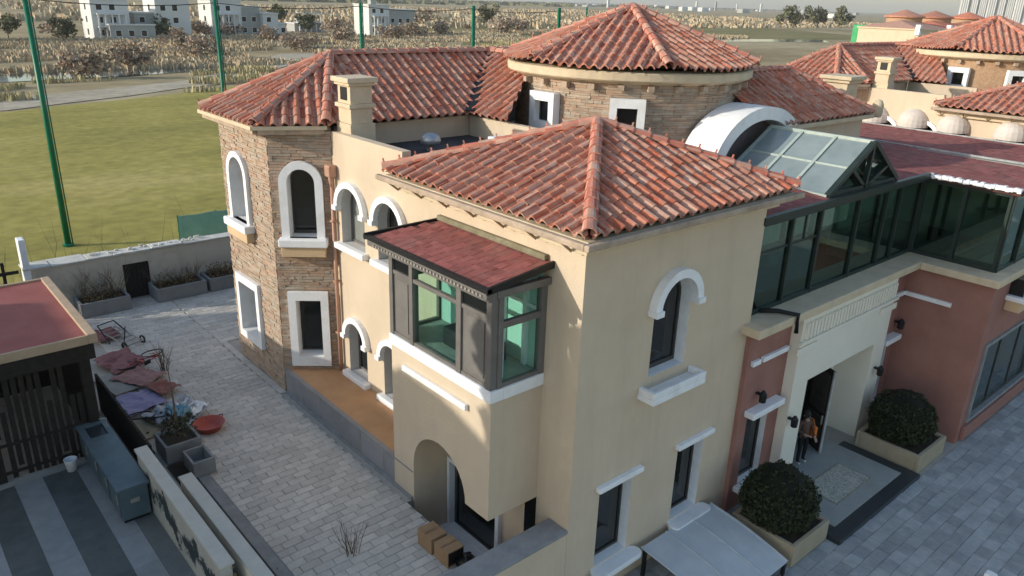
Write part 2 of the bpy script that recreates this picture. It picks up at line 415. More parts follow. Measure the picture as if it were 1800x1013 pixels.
# ------------------------------------------------------------------ the villas (shared geometry)
WX, FY = 10.15, 9.4                     # west wall plane, front wall plane
TA, TT, TLc, TB = (10.15,19.1), (8.8,20.15), (8.8,23.5), (10.15,24.55)   # tower corners
FRX0, FRX1, FRY0, FRY1, FRZ = 9.75, 16.75, 9.0, 15.75, 9.05
APEX = (13.4, 12.35, 10.33)
RC, RR = (20.4, 17.6), 3.67
HEX = [-3+60*k for k in range(6)]
EZ, TZ = 9.65, 11.2                     # tower eave and ridge height
def off_tower(d=.42):
    c = Vector((12.2, 21.83)); return [ (WX-.1, 19.15-(d-.42)), (TT[0]-d, TT[1]-d*.42), (TLc[0]-d, TLc[1]+d*.42), (WX-.1, 24.51+(d-.42))]
class Count:
    def __init__(s, n): s.n = n
    def __call__(s): s.n -= 1; return s.n >= 0
def roofs(root, main):
    """all tiled roofs of one villa"""
    picker = Count(300) if main else None
    # front block, a pyramid
    c = [(FRX0,FRY0,FRZ),(FRX1,FRY0,FRZ),(FRX1,FRY1,FRZ),(FRX0,FRY1,FRZ)]; ap = APEX
    d = MB()
    for i in range(4): d.poly(c[i], c[(i+1)%4], ap)
    deck = d.build('front_roof', DECK, root); mb = MB()
    for i, (a, b) in enumerate([(c[3],c[0]),(c[0],c[1]),(c[1],c[2]),(c[2],c[3])]):
        tile_face([a, b, ap], deck, mb, pick=picker if i < 2 else None, seed=10+i)
    cm = MB()
    for i, p in enumerate(c): cap_line(p, ap, deck, single=main, peg=i != 0, mb=cm)
    if cm.v: cm.build('hip_caps', CAP, deck)
    mb.build('roof_tiles', TILE, deck)['kind'] = 'stuff'
    # tower and wing behind it
    t = [(x,y,EZ) for x, y in off_tower()]; ta = (11.7,21.83,TZ); ry = 21.83
    e0, e1 = 19.15, 24.51
    vx0, vx1 = 15.0, 17.9               # valley foot, valley head
    tA, tT, tL, tB = t
    d = MB(); faces = [[tL,tT,ta],[tT,tA,ta],[tB,tL,ta],
        [(tA[0],tA[1],EZ),(vx0,e0,EZ),(vx1,ry,TZ),ta],
        [(24.,e1,EZ),(tB[0],tB[1],EZ),ta,(24.,ry,TZ)],
        [(vx0,e0,EZ),(vx0,17.35,EZ),(vx1,19.4,TZ),(vx1,ry,TZ)]]
    for f in faces: d.poly(*f)
    deck2 = d.build('wing_roof', DECK, root); mb = MB()
    for i, f in enumerate(faces): tile_face(f, deck2, mb, seed=30+i)
    mb.build('roof_tiles', TILE, deck2)['kind'] = 'stuff'
    cm = MB()
    for a in (tL, tT, tA, tB): cap_line(a, ta, deck2, single=False, mb=cm, peg=a is not tA)
    cap_line(ta, (24.,ry,TZ), deck2, single=False, mb=cm, peg=False)
    cap_line((vx1,19.4,TZ), (vx1,ry,TZ), deck2, single=False, mb=cm, peg=False)
    cm.build('hip_caps', CAP, deck2)
    v = MB(); v.bar(Vector((vx0-.15,e0-.15,EZ+.11)), Vector((vx1,ry,TZ+.1)), .3, .03); v.build('valley_gutter', BLACK, deck2)
    # rotunda: six sides cut to a round eave
    za, Re, k = 12.82, 4.06, .393
    d = MB(); mb = MB(); cm = MB()
    for s in range(6):
        a0, a1 = R(HEX[s]), R(HEX[s]+60); am = (a0+a1)/2
        n = 8
        def zf(x, y):
            r = math.hypot(x-RC[0], y-RC[1]); th = math.atan2(y-RC[1], x-RC[0])-am
            return za-k*r*(.5+.5*math.cos(th))
        ring = [(RC[0]+Re*math.cos(a0+(a1-a0)*i/n), RC[1]+Re*math.sin(a0+(a1-a0)*i/n)) for i in range(n+1)]
        for i in range(n): d.poly((RC[0],RC[1],za), (*ring[i],zf(*ring[i])), (*ring[i+1],zf(*ring[i+1])))
        if not main and 60 < (HEX[s]+30) % 360 < 170: pass
        # tile columns run parallel to the middle of the side
        dn = Vector((math.cos(am), math.sin(am), 0)); ac = Vector((-math.sin(am), math.cos(am), 0))
        cols = 13; w = 2*Re*math.sin(R(30))/cols; t30 = math.tan(R(30))
        for ci in range(cols):
            u = (ci+.5-cols/2)*w; dmax = math.sqrt(Re*Re-u*u)+.08; dmin = max(abs(u)/t30-.1, .15); r_ = dmax
            while r_ > dmin+.05:
                for q in tile_polys(0, 0, w):
                    vs = []
                    for (x, y, h) in q:
                        rr_ = r_-y+random.uniform(-.003,.003); uu = u+x
                        uu = max(-rr_*t30, min(rr_*t30, uu)) if rr_ > .05 else 0
                        X, Y = RC[0]+dn.x*rr_+ac.x*uu, RC[1]+dn.y*rr_+ac.y*uu
                        vs.append((X, Y, zf(X, Y)+h))
                    mb.add(vs, [(0,1,2,3)])
                r_ -= .385
        hp = (RC[0]+Re*1.02*math.cos(a0), RC[1]+Re*1.02*math.sin(a0)); 
        cap_line((*hp, za-k*Re*1.02*.933+.0), (RC[0],RC[1],za), None, single=False, mb=cm, peg=s != 4)
    deck3 = d.build('rotunda_roof', DECK, root)
    mb.build('roof_tiles', TILE, deck3)['kind'] = 'stuff'; cm.build('hip_caps', CAP, deck3)

def rotunda(root, main):
    mb = MB(); mb.lathe(RC, [(RR-.03,7.4),(RR-.03,10.95)], 64); mb.build('rotunda_wall', STONE_BACK if main else STONE_FLAT, root, smooth=True)
    mb = MB(); mb.lathe(RC, [(RR-.05,10.8),(RR+.12,10.8),(RR+.16,10.84),(RR+.29,10.87),(RR+.34,10.92),(RR+.34,11.11),(RR+.3,11.15),(RR-.1,11.2)], 72)
    mb.build('rotunda_cornice', CORNICE, root)
    for i in range(28):
        a = 2*math.pi*i/28; f = Fr((RC[0]+math.cos(a)*RR, RC[1]+math.sin(a)*RR, 0), (-math.sin(a), math.cos(a), 0))
        MB().fbox(f, -.09,.09,10.62,10.777,-.02,.24).build('bracket', GUTTER, root)
    holes = []
    for ang, w2 in ((181,.52),(222,.52)):
        a = R(ang); f = Fr((RC[0]+math.cos(a)*RR, RC[1]+math.sin(a)*RR, 0), (-math.sin(a), math.cos(a), 0))
        window(root, f, rect(-.3,.3,9.52,10.14), rect(-w2,w2,9.25,10.4), proud=.28, depth=.0, pane=DGLASS)
        holes.append(iv_rect(a*RR-w2, a*RR+w2, 9.22, 10.42))
    if main:
        def wrap(u, v, n): a = u/RR; return Vector((RC[0]+(RR+n)*math.cos(a), RC[1]+(RR+n)*math.sin(a), v))
        cladding(root, None, R(125)*RR, R(330)*RR, 8.9, 10.8, holes, seed=5, wrap=wrap)

def tower(root, main):
    f1 = Fr((TLc[0],TLc[1],0), (0,-1,0)); L1 = TLc[1]-TT[1]
    d = Vector((TA[0]-TT[0], TA[1]-TT[1], 0)); L2 = d.length; f2 = Fr((TT[0],TT[1],0), d)
    d3 = Vector((TLc[0]-TB[0], TLc[1]-TB[1], 0)); f3 = Fr((TB[0],TB[1],0), d3)
    c1, c2 = 1.25, L2/2-.02
    W = [(f1, arch(c1-.52,c1+.52,6.5,7.9), arch(c1-.7,c1+.7,6.5,7.9)), (f1, rect(c1-.62,c1+.62,2.75,4.4), rect(c1-.82,c1+.82,2.5,4.65)),
         (f2, arch(c2-.38,c2+.38,6.5,8.08), arch(c2-.6,c2+.6,6.5,8.08)), (f2, rect(c2-.36,c2+.36,2.8,4.6), rect(c2-.58,c2+.58,2.5,4.86))]
    mb = MB()
    mb.panel(f1, rect(0,L1,1.0,9.6), [W[0][1], W[1][1]]); mb.panel(f2, rect(0,L2,1.0,9.6), [W[2][1], W[3][1]]); mb.panel(f3, rect(0,d3.length,1.0,9.6))
    mb.build('tower_wall', STONE_BACK if main else STONE_FLAT, root)
    for f, i, o in W: window(root, f, i, o, proud=.14, depth=.42, reveal=WHITE)
    for f, c, w2 in ((f1,c1,.8),(f2,c2,.68)):
        MB().fbox(f, c-w2,c+w2, 6.27,6.5, -.02,.34).build('sill', WHITE, root, bevel=.03)
        MB().fbox(f, c-w2+.06,c+w2-.06, 5.97,6.268, -.02,.27).build('sill_block', STUCCO_D, root, bevel=.02)
    if main:
        h1 = [iv_arch(c1-.72,c1+.72,5.95,7.9), iv_rect(c1-.84,c1+.84,2.48,4.67)]; h2 = [iv_arch(c2-.62,c2+.62,5.95,8.08), iv_rect(c2-.6,c2+.6,2.48,4.88)]
        cladding(root, f1, 0, L1, 1.6, 9.5, h1, seed=2); cladding(root, f2, 0, L2, 1.6, 9.5, h2, seed=3)
    # gutter along the tower eave
    t = off_tower(.3); mb = MB()
    for a, b in zip(t[:-1], t[1:]):
        mb.bar((*a,9.5), (*b,9.5), .3, .16)
    mb.build('tower_cornice', GUTTER, root)
    t = off_tower(.48); mb = MB()
    for a, b in zip(t[:-1], t[1:]): mb.bar((*a,9.6), (*b,9.6), .12, .1)
    mb.build('tower_gutter', CORNICE, root)
    # chimney
    x, y = 10.72, 18.72; mb = MB()
    for x0, z0, z1 in ((.38,8.9,9.75),(.33,9.75,10.16),(.4,10.16,10.27),(.33,10.27,10.74),(.4,10.74,10.82),(.46,10.82,10.95)):
        mb.box(x-x0, x+x0, y-x0, y+x0, z0, z1)
    ch = mb.build('chimney', CORNICE, root, bevel=.015)
    MB().box(x-.345,x-.331,y-.17,y+.17,10.36,10.7).build('chimney_vent', BLACK, ch)

def block_walls(root, main):
    fw = Fr((WX,19.1,0), (0,-1,0))       # west wall, u runs towards the front
    U = lambda Y: 19.1-Y
    arcs = []
    for yc in (18.1,16.2): arcs += [(yc,.62,6.45,7.5),(yc,.5,2.5,3.68)]
    holes = [arch(U(y)-h,U(y)+h,v0,vs) for y,h,v0,vs in arcs]
    outer = [(0,0),(U(FY),0),(U(FY),8.9),(U(15.6),8.9),(U(15.6),9.5),(0,9.5)]
    if main: outer = outer[:1]+[(U(13.2),0),(U(13.2),2.62),(U(10.41),2.62),(U(10.41),0)]+outer[1:]
    mb = MB(); mb.panel(fw, outer, holes)
    mb.poly((WX,19.1,9.5),(WX,15.6,9.5),(WX+.25,15.6,9.5),(WX+.25,19.1,9.5))
    mb.poly((WX+.25,19.1,9.5),(WX+.25,15.6,9.5),(WX+.25,15.6,8.9),(WX+.25,19.1,8.9))
    mb.poly((WX,15.6,8.9),(WX+.25,15.6,8.9),(WX+.25,15.6,9.5),(WX,15.6,9.5))
    ff = Fr((WX,FY,0), (1,0,0)); L = 16.3-WX
    fh = [arch(2.25,3.5,5.3,6.92), rect(.95,2.05,.85,2.9), rect(3.72,4.78,.85,2.9)]
    mb.panel(ff, rect(0,L,-.1,8.9), fh)
    mb.poly((16.3,FY,-.1),(16.3,16,-.1),(16.3,16,8.9),(16.3,FY,8.9))
    mb.build('plaster_wall', STUCCO, root)
    for i, ((y,h,v0,vs), hl) in enumerate(zip(arcs, holes)):
        wd = window(root, fw, hl, depth=.34, reveal=REVEAL, pane=GREYGLASS if v0 > 5 and y > 17 else DGLASS, sash=BAYFRAME)
        hood(root, fw, U(y)-h, U(y)+h, vs, w=.17, proud=.14, win=wd)
        sill(wd, fw, U(y)-h-.16, U(y)+h+.16, v0-.16, v0+.015, .2)
    wd = window(root, ff, fh[0], depth=.32, reveal=WHITE); hood(root, ff, 2.25, 3.5, 6.92, w=.2, proud=.2, win=wd)
    mb = MB(); mb.fbox(ff,1.95,3.82,4.86,5.0,-.02,.45)
    for a in ((1.95,3.82,.36,.45),(1.95,2.06,-.0,.36),(3.71,3.82,0,.36)): mb.fbox(ff,a[0],a[1],5.002,5.16,a[2],a[3])
    mb.build('sill', WHITE, wd, bevel=.02)
    for h, (a, b) in zip(fh[1:], ((.82,2.3),(3.6,5.05))):
        wd = window(root, ff, h, depth=.3, reveal=WHITE)
        sill(wd, ff, a, b, 2.93, 3.07, .14, name='lintel')
        mb = MB(); pts = [(a+.02,.0),(b-.05,.0)]; n = 8; r = .19
        poly = [(a-.02+0,-.02)]+[(b-.1,-.02)]+[(b-.1+.12*math.sin(math.pi*i/n), .19-.17*math.cos(math.pi*i/n)) for i in range(n+1)]+[(a+.08,.36)]+[(a+.08-.12*math.sin(math.pi*i/n), .19+.17*math.cos(math.pi*i/n)) for i in range(n+1)]
        f3 = Fr(ff.p(0,.70,0), (1,0,0), (0,-1,0)); mb.fprism(f3, poly, -.12, .02); mb.build('sill', WHITE, wd, bevel=.02)
    # hidden walls that close the block, the wing and the flat roof
    mb = MB(); mb.poly((24,e_y(1),0),(WX,e_y(1),0),(WX,e_y(1),9.6),(24,e_y(1),9.6))
    mb.box(WX+.26, 15.3, 15.7, 19.5, 8.4, 8.93)
    mb.build('flat_roof', BITUMEN, root)
    mb = MB(); mb.box(WX+.3, 15.2, 19.45, 19.6, 8.931, 9.55); mb.box(15.15, 15.35, 16., 19.4, 8.931, 9.55); mb.build('roof_upstand', STUCCO, root)
    # eave moulding and gutter of the front block
    for nm, d0, d1, z0, z1, mt in (('eave_moulding',0,.2,8.62,8.8,CORNICE),('eave_board',.12,.42,8.8,8.98,CORNICE)):
        mb = MB()
        x0, x1, y0, y1 = WX-d1, 16.3+d1, FY-d1, FRY1
        mb.box(x0, WX-.001, y0, y1, z0, z1); mb.box(WX-.001, x1, y0, FY-.001, z0, z1); mb.box(16.301, x1, FY-.001, y1, z0, z1)
        mb.build(nm, mt, root, bevel=.02)
    mb = MB()
    mb.bar((WX-.56,FY-.5,8.93),(WX-.56,FRY1+.1,8.93),.13,.13); mb.bar((WX-.62,FY-.56,8.93),(16.82,FY-.56,8.93),.13,.13)
    mb.build('gutter', GUTTER, root, bevel=.03)
    for i in range(7):
        y = 9.6+i*.98; MB().bar((WX-.5,y,8.86),(WX-.2,y,8.62),.03,.05).build('gutter_bracket', GUTTER, root)
def e_y(k): return (19.2, 24.4)[k]

# ------------------------------------------------------------------ setting: ground, levels
def field_mat(name, a, b, c, s1, s2, bump=.0):
    m = bpy.data.materials.new(name); m.use_nodes = True; t = m.node_tree; N, L = t.nodes, t.links; bs = N['Principled BSDF']
    g = N.new('ShaderNodeNewGeometry'); mp = N.new('ShaderNodeMapping'); mp.inputs['Scale'].default_value = (1,2.2,1); L.new(g.outputs['Position'], mp.inputs[0])
    n1 = N.new('ShaderNodeTexNoise'); n1.inputs['Scale'].default_value = s1; n1.inputs['Detail'].default_value = 8; n1.inputs['Roughness'].default_value = .68; L.new(mp.outputs[0], n1.inputs[0])
    r1 = N.new('ShaderNodeValToRGB'); e = r1.color_ramp.elements; e[0].position = .34; e[1].position = .66; e[0].color = (*a,1); e[1].color = (*c,1)
    q = e.new(.5); q.color = (*b,1); L.new(n1.outputs['Fac'], r1.inputs[0])
    n2 = N.new('ShaderNodeTexNoise'); n2.inputs['Scale'].default_value = s2; n2.inputs['Detail'].default_value = 6; L.new(g.outputs['Position'], n2.inputs[0])
    mr = N.new('ShaderNodeMapRange'); mr.inputs[1].default_value = .3; mr.inputs[2].default_value = .7; mr.inputs[3].default_value = .82; mr.inputs[4].default_value = 1.15; L.new(n2.outputs['Fac'], mr.inputs[0])
    mx = N.new('ShaderNodeMix'); mx.data_type = 'RGBA'; mx.blend_type = 'MULTIPLY'; mx.inputs[0].default_value = 1; L.new(r1.outputs[0], mx.inputs[6]); L.new(mr.outputs[0], mx.inputs[7])
    L.new(mx.outputs[2], bs.inputs['Base Color']); bs.inputs['Roughness'].default_value = .95; bs.inputs['Specular IOR Level'].default_value = .1
    if bump:
        bp = N.new('ShaderNodeBump'); bp.inputs['Strength'].default_value = bump; bp.inputs['Distance'].default_value = .15; L.new(n2.outputs['Fac'], bp.inputs['Height']); L.new(bp.outputs[0], bs.inputs['Normal'])
    return m
GROUND = field_mat('dry_ground', (.25,.19,.105), (.36,.285,.165), (.45,.375,.24), .012, .25)
TURF = field_mat('winter_turf', (.22,.20,.06), (.345,.295,.085), (.47,.38,.15), .022, 1.1, .25)
PATHM = field_mat('pale_path', (.36,.31,.23), (.44,.38,.29), (.52,.46,.36), .1, .8)
WATER = mat('pond_water', (.03,.04,.045), scale=.2, rough=.08, bump=.15, bscale=.8, spec=.5)
def sheet(name, pts, z, m):
    mb = MB(); mb.panel(Fr((0,0,z),(1,0,0),(0,1,0)), pts); return tag(mb.build(name, m), kind='structure')
sheet('ground', [(-9000,-600),(9000,-600),(9000,9000),(-9000,9000)], -.12, GROUND)
def wob(pts, n=6, amp=2., seed=1):
    r = random.Random(seed); out = []
    for i in range(len(pts)):
        a, b = Vector(pts[i]), Vector(pts[(i+1) % len(pts)])
        for k in range(n): out.append(tuple(a.lerp(b, k/n)+Vector((r.uniform(-amp,amp), r.uniform(-amp,amp)))))
    return out
sheet('golf_field', wob([(-60,31.6),(120,31.6),(150,95),(112,165),(84,158),(46,114),(14,99),(-40,96)], 6, 1.2, 2), -.06, TURF)
sheet('far_field', wob([(150,190),(420,190),(520,330),(190,330)], 8, 8, 3), -.07, field_mat('far_turf', (.17,.15,.06), (.23,.195,.085), (.28,.23,.12), .02, .3))
sheet('gravel_path', wob([(-40,97.5),(14,101),(46,116.5),(84,161),(112,168),(110,176),(80,170),(42,124),(10,107),(-40,104)], 4, 1., 4), -.05, PATHM)
sheet('pond', wob([(195,205),(330,175),(360,190),(225,226)], 5, 3, 5), -.04, WATER)
sheet('ditch', wob([(-30,122),(30,131),(62,140),(60,146),(24,141),(-30,133)], 5, 1.2, 6), -.045, WATER)
# front drive, raised courtyard and the sunken strip under the bay
sheet('front_drive', [(-12,-14),(70,-14),(70,14),(-12,14)], -.03, JOINT)
drive = bpy.data.objects['front_drive']
mb = MB(); CZ = 1.6
mb.box(4.6,8.56,9.95,31.2,-.2,CZ-.035); mb.box(8.56,10.4,13.25,31.2,-.2,CZ-.035); mb.box(10.4,24,24.6,31.2,-.2,CZ-.035)
court = tag(mb.build('courtyard', JOINT), kind='structure')
mb = MB(); mb.box(-9,4.6,9.95,31.2,-.2,CZ-.02); patio = tag(mb.build('patio', JOINT), kind='structure')

def pavers(parent, x0, x1, y0, y1, lx, ly, z, m, seed, far, limit=300, along='x', ok=None, jit=.007, gap=.008):
    """running-bond pavers: the nearest ones are pieces of their own, the rest one mass"""
    rnd = random.Random(seed); L = []
    j = 0; y = y0
    while y < y1:
        x = x0-(lx/2 if j % 2 else 0)-rnd.uniform(0,.06)
        while x < x1:
            a, b = max(x0,x), min(x1,x+lx-gap)
            if b-a > .08 and (ok is None or ok((a+b)/2, y+ly/2)): L.append((a,b,y,min(y1,y+ly-gap)))
            x += lx
        y += ly; j += 1
    L.sort(key=lambda q: ((q[0]+q[1])/2-far[0])**2+((q[2]+q[3])/2-far[1])**2)
    rest = MB()
    for i, (a,b,c,d) in enumerate(L):
        t = [z+rnd.uniform(-jit,jit) for _ in range(4)]; cx, cy = (a+b)/2, (c+d)/2; e = .011
        vs = [(a,c,z-.05),(b,c,z-.05),(b,d,z-.05),(a,d,z-.05),(a,c,t[0]-.012),(b,c,t[1]-.012),(b,d,t[2]-.012),(a,d,t[3]-.012),(a+e,c+e,t[0]),(b-e,c+e,t[1]),(b-e,d-e,t[2]),(a+e,d-e,t[3])]
        fs = [(8,9,10,11)]+[(k,(k+1)%4,(k+1)%4+4,k+4) for k in range(4)]+[(k+4,(k+1)%4+4,(k+1)%4+8,k+8) for k in range(4)]
        if i < limit: MB().add(vs, fs).build('paver', m, parent)
        else: rest.add(vs, fs)
    if rest.v: rest.build('pavers', m, parent)['kind'] = 'stuff'
pavers(court, 5.32, 8.55, 10., 30.6, .46, .23, CZ, PAVE, 3, (7,12))
pavers(court, 8.56, 12, 24.7, 30.6, .62, .31, CZ, PAVE, 5, (9,24), limit=0)
pavers(court, 8.56, 8.76, 20.1, 24.7, .62, .31, CZ, PAVE, 6, (9,24), limit=0)
pavers(drive, 14., 33., .5, 7.05, .5, .34, -.005, PAVE_D, 4, (19,4.5), ok=lambda x,y: y < 6.55 or x < 17.3, jit=.016)
pavers(drive, 8, 17.3, 7.05, 9.35, .62, .42, -.005, PAVE_D, 8, (16,8), limit=0)

# ------------------------------------------------------------------ the main villa
villa = thing('villa', 'cream and stone villa with red tiled roofs, round turret and glazed entrance terrace', 'house', (13,16,0))
block_walls(villa, True); tower(villa, True); rotunda(villa, True); roofs(villa, True)

def bay(root):
    X, Y0, Y1 = 8.75, 10.41, 14.04
    f = Fr((X,Y1,0), (0,-1,0)); L = Y1-Y0; n = 18
    # carrying block with the arch
    arc = [(1.84-1.0*math.cos(math.pi*i/n), 2.62+1.03*math.sin(math.pi*i/n)) for i in range(n+1)]
    out = [(0,CZ-.05),(.84,CZ-.05)]+arc+[(L,2.62),(L,5.45),(0,5.45)]
    mb = MB(); mb.panel(f, out)
    rg = Fr((X,Y0,0), (1,0,0)); D = WX-X
    mb.panel(rg, rect(0,D,2.62,5.45)); lf = Fr((WX,Y1,0), (-1,0,0)); mb.panel(lf, rect(0,D,CZ-.05,5.45))
    mb.strip(f, [(.84,-.1)]+arc+[(L,2.62)], 0, -1.05, closed=False)
    mb.panel(Fr((9.8,Y1,0),(0,-1,0)), rect(.0,L,-.1,3.8), [rect(.98,2.75,.5,2.35)])
    mb.build('bay_block', STUCCO, root)
    wf = Fr((9.8,Y1,0),(0,-1,0)); wd = window(root, wf, rect(.98,2.75,.5,2.35), rect(.88,2.87,.4,2.45), proud=.1, depth=.12, pane=BGLASS2)
    sill(wd, wf, .8,2.95,.3,.46,.42)
    # white base course
    mb = MB(); mb.fbox(f, -.02, L+.05, 5.452, 5.72, -.3, .06); mb.fbox(rg, .302, D, 5.452, 5.72, -.3, .055)
    mb.build('bay_base_course', WHITE, root, bevel=.02)
    MB().fbox(f, .55, 2.92, 4.98, 5.12, 0, .1).build('string_course', WHITE, root, bevel=.02)
    # glazed box
    B = MB(); z0, z1 = 5.72, 7.82
    posts = [(0,.14),(.80,.93),(2.5,2.66),(L-.16,L)]
    for a, b in posts: B.fbox(f, a, b, z0, z1, -.14, .03)
    for a, b in zip(posts[:-1], posts[1:]):
        B.fbox(f, a[1], b[0], 7.2, 7.29, -.1, .01); B.fbox(f, a[1], b[0], z0, z0+.08, -.1, .01); B.fbox(f, a[1], b[0], z1-.1, z1, -.1, .01)
    for a, b in ((0.14,.26),(D-.14,D-.002)): B.fbox(rg, a, b, z0, z1, -.14, .03)
    for a, b in ((z0,z0+.09),(7.0,7.14),(z1-.14,z1)): B.fbox(rg, .26, D-.14, a, b, -.1, .01)
    for a, b in ((0.002,.12),(D-.28,D-.14)): B.fbox(lf, a, b, z0, z1, -.1, .01)
    for a, b in ((z0,z0+.09),(7.0,7.12),(z1-.12,z1)): B.fbox(lf, .12, D-.28, a, b, -.09, .005)
    B.build('bay_frame', BAYFRAME, root, bevel=.008)
    for a, b in ((.14,.80),(2.66,L-.16)):
        p = MB().fbox(f, a, b, z0+.08, 7.2, -.05, -.02).build('panel', BAYFRAME, root)
        MB().fbox(f, a+.09, b-.09, z0+.18, 7.1, -.02, .0).build('panel_field', BAYPANEL, p, bevel=.015)
        MB().fbox(f, a, b, 7.29, z1-.1, -.05, -.035).build('pane', DGLASS, root)
    for a, b, c, d in ((.93,2.5,z0+.08,7.2),(.93,2.5,7.29,z1-.1)):
        MB().fbox(f, a, b, c, d, -.055, -.045).build('pane', BGLASS, root)
    for c, d in ((z0+.09,7.0),(7.14,z1-.14)): MB().fbox(rg, .26, D-.14, c, d, -.055, -.045).build('pane', BGLASS, root)
    for c, d in ((z0+.09,7.0),(7.12,z1-.12)): MB().fbox(lf, .12, D-.28, c, d, -.055, -.045).build('pane', BGLASS, root)
    # inside: floor, back wall with white door frames, pale curtain, dark seat
    MB().box(X+.16, WX-.07, Y0+.12, Y1-.12, 5.6, 5.75).build('bay_floor', mat('bay_floor_boards',(.32,.36,.33),scale=3,rough=.5), root)
    mb = MB(); mb.box(WX-.06, WX-.01, Y0+.1, Y1-.1, 5.75, 7.9)
    mb.build('inner_wall', mat('pale_teal_blind',(.42,.66,.58),(.5,.72,.64),scale=2), root)
    mb = MB()
    for y in (13.2,12.35,11.6,10.9): mb.box(WX-.14, WX-.061, y-.06, y+.06, 5.75, 7.8)
    mb.box(WX-.12, WX-.062, Y0+.15, Y1-.15, 7.1, 7.18); mb.build('inner_frame', WHITE, root)
    MB().box(X+.5, X+1.1, 11.2, 12.75, 5.76, 6.2).build('seat', mat('dark_seat',(.03,.032,.034),scale=4), root, bevel=.06)
    mb = MB()
    for i in range(24):
        y = 10.6+i*.025; mb.box(X+.45+.02*math.sin(i*1.7), X+.47+.02*math.sin(i*1.7), y, y+.026, 5.8, 7.75)
    mb.build('curtain', mat('white_curtain',(.8,.82,.8),scale=4), root)
    # shingled lean-to roof
    mb = MB(); e0, e1 = Y0-.12, Y1+.5
    A = [(X-.2,e1,7.95),(X-.2,e0,7.95),(WX-.0,e0,8.17),(WX-.0,e1,8.17)]
    A[3] = (WX,e1-.5,8.17); mb.poly(*A); mb.poly(A[1],A[0],(X-.2,e1,7.9),(X-.2,e0,7.9)); deck = mb.build('bay_roof', DECK, root)
    V = (Vector(A[2])-Vector(A[1])); l = V.length; V.normalize(); fr = Fr(A[0], (0,-1,0), V)
    rnd = random.Random(4); sm = MB(); rows = 9; h = l/rows
    for j in range(rows):
        u = -rnd.uniform(0,.2)
        while u < e1-e0:
            a, b = max(0,u), min(e1-e0,u+.24)
            if b-a > .02 and a > j*h*.34: sm.fbox(fr, a, b-.006, j*h+rnd.uniform(-.01,.01), (j+1)*h+.03 if j < rows-1 else (j+1)*h, .004+.0, .016+rnd.uniform(0,.008))
            u += .245
    sm.build('shingles', SHINGLE, deck)['kind'] = 'stuff'
    mb = MB()
    mb.box(X-.32,X-.2,e0-.08,e1+.06,7.9,7.985); 
    for i in range(2):
        y = (e0-.08, e1+.02)[i]; y2 = y-.5*i
        mb.add([(X-.3,y,7.87),(WX-.01,y2,8.08),(WX-.01,y2,8.22),(X-.3,y,8.01),(X-.3,y+.06,7.87),(WX-.01,y2+.06,8.08),(WX-.01,y2+.06,8.22),(X-.3,y+.06,8.01)],[(0,1,2,3),(7,6,5,4),(3,2,6,7),(0,3,7,4),(1,0,4,5)])
    mb.build('bay_gutter', BLACK, deck)
    mb = MB(); mb.box(X-.26,X+.0,Y0-.12,Y1+.5,7.74,7.86); mb.box(X-.18,X-.0,Y0-.1,Y1+.1,7.66,7.74); mb.box(X,WX-.01,Y0-.14,Y0-.03,7.72,7.87)
    co_ = mb.build('bay_cornice', BAYFRAME, root, bevel=.01)
    for i in range(34):
        y = Y0+.02+i*.115; MB().box(X-.285,X-.255,y,y+.045,7.775,7.825).build('stud', STUD, co_)
    mb = MB(); mb.box(WX-.12,WX-.003,e0+.1,e1-.5,8.19,8.32); mb.build('lead_flashing', mat('mossy_flashing',(.17,.15,.09),(.27,.25,.17),scale=4), deck, bevel=.03)
BGLASS2 = glassmat('pale_glass', (.25,.36,.33), base=.08)
BAYPANEL = mat('taupe_panel', (.165,.15,.138), (.2,.185,.17), scale=3, rough=.55, bump=.05)
STUD = mat('pale_stud', (.34,.31,.28), scale=5)
bay(villa)

# terrace between tower and bay
mb = MB(); mb.prism([(8.85,13.24),(WX-.01,13.24),(WX-.01,19.1),(8.9,20.06),(8.85,20.1)], CZ-.1, 2.36)
ter = mb.build('terrace', ORANGE_FLOOR, villa)
yy = [13.24,13.9,14.6,15.7,16.8,17.9,19.0,20.08]
for a, b in zip(yy[:-1], yy[1:]): MB().box(8.77,8.848,a+.006,b-.006,CZ-.02,2.33).build('wall_tile', GREYTILE, ter, bevel=.006)
MB().box(8.7,8.85,13.24,20.05,CZ-.03,CZ+.05).build('skirting', GREYSTONE, ter)
MB().box(8.74,8.86,13.24,20.05,2.332,2.372).build('coping', GREYTILE, ter)
# rain pipe
mb = MB(); x, y = WX-.11, 18.98
mb.tube([(x,y,8.05),(x,y,2.4)], .055, 8); mb.tube([(x-.03,y-.02,8.42),(x-.02,y,8.2),(x,y,8.0)], [.06,.07,.055], 8)
pp = mb.build('rain_pipe', PIPE, villa, smooth=True)
MB().box(x-.15,x+.1,y-.16,y+.14,8.28,8.62).build('hopper_head', PIPE, pp, bevel=.05)
for z in (7,5.2,3.6): MB().box(x-.08,x+.1,y-.075,y+.075,z,z+.05).build('pipe_clip', PIPE, pp)
# flat-roof odds and ends
mb = MB(); mb.lathe((12.6,17.9), [(.12,8.94),(.12,9.1),(.26,9.12),(.3,9.22),(.26,9.34),(.1,9.42),(0,9.43)], 16)
mb.build('roof_vent', mat('galvanised_vent',(.45,.46,.47),scale=4,rough=.4,metal=.6), villa, smooth=True)
MB().box(14.5,15.0,17.2,17.7,8.94,9.2).build('roof_hatch', WHITE, villa, bevel=.03)

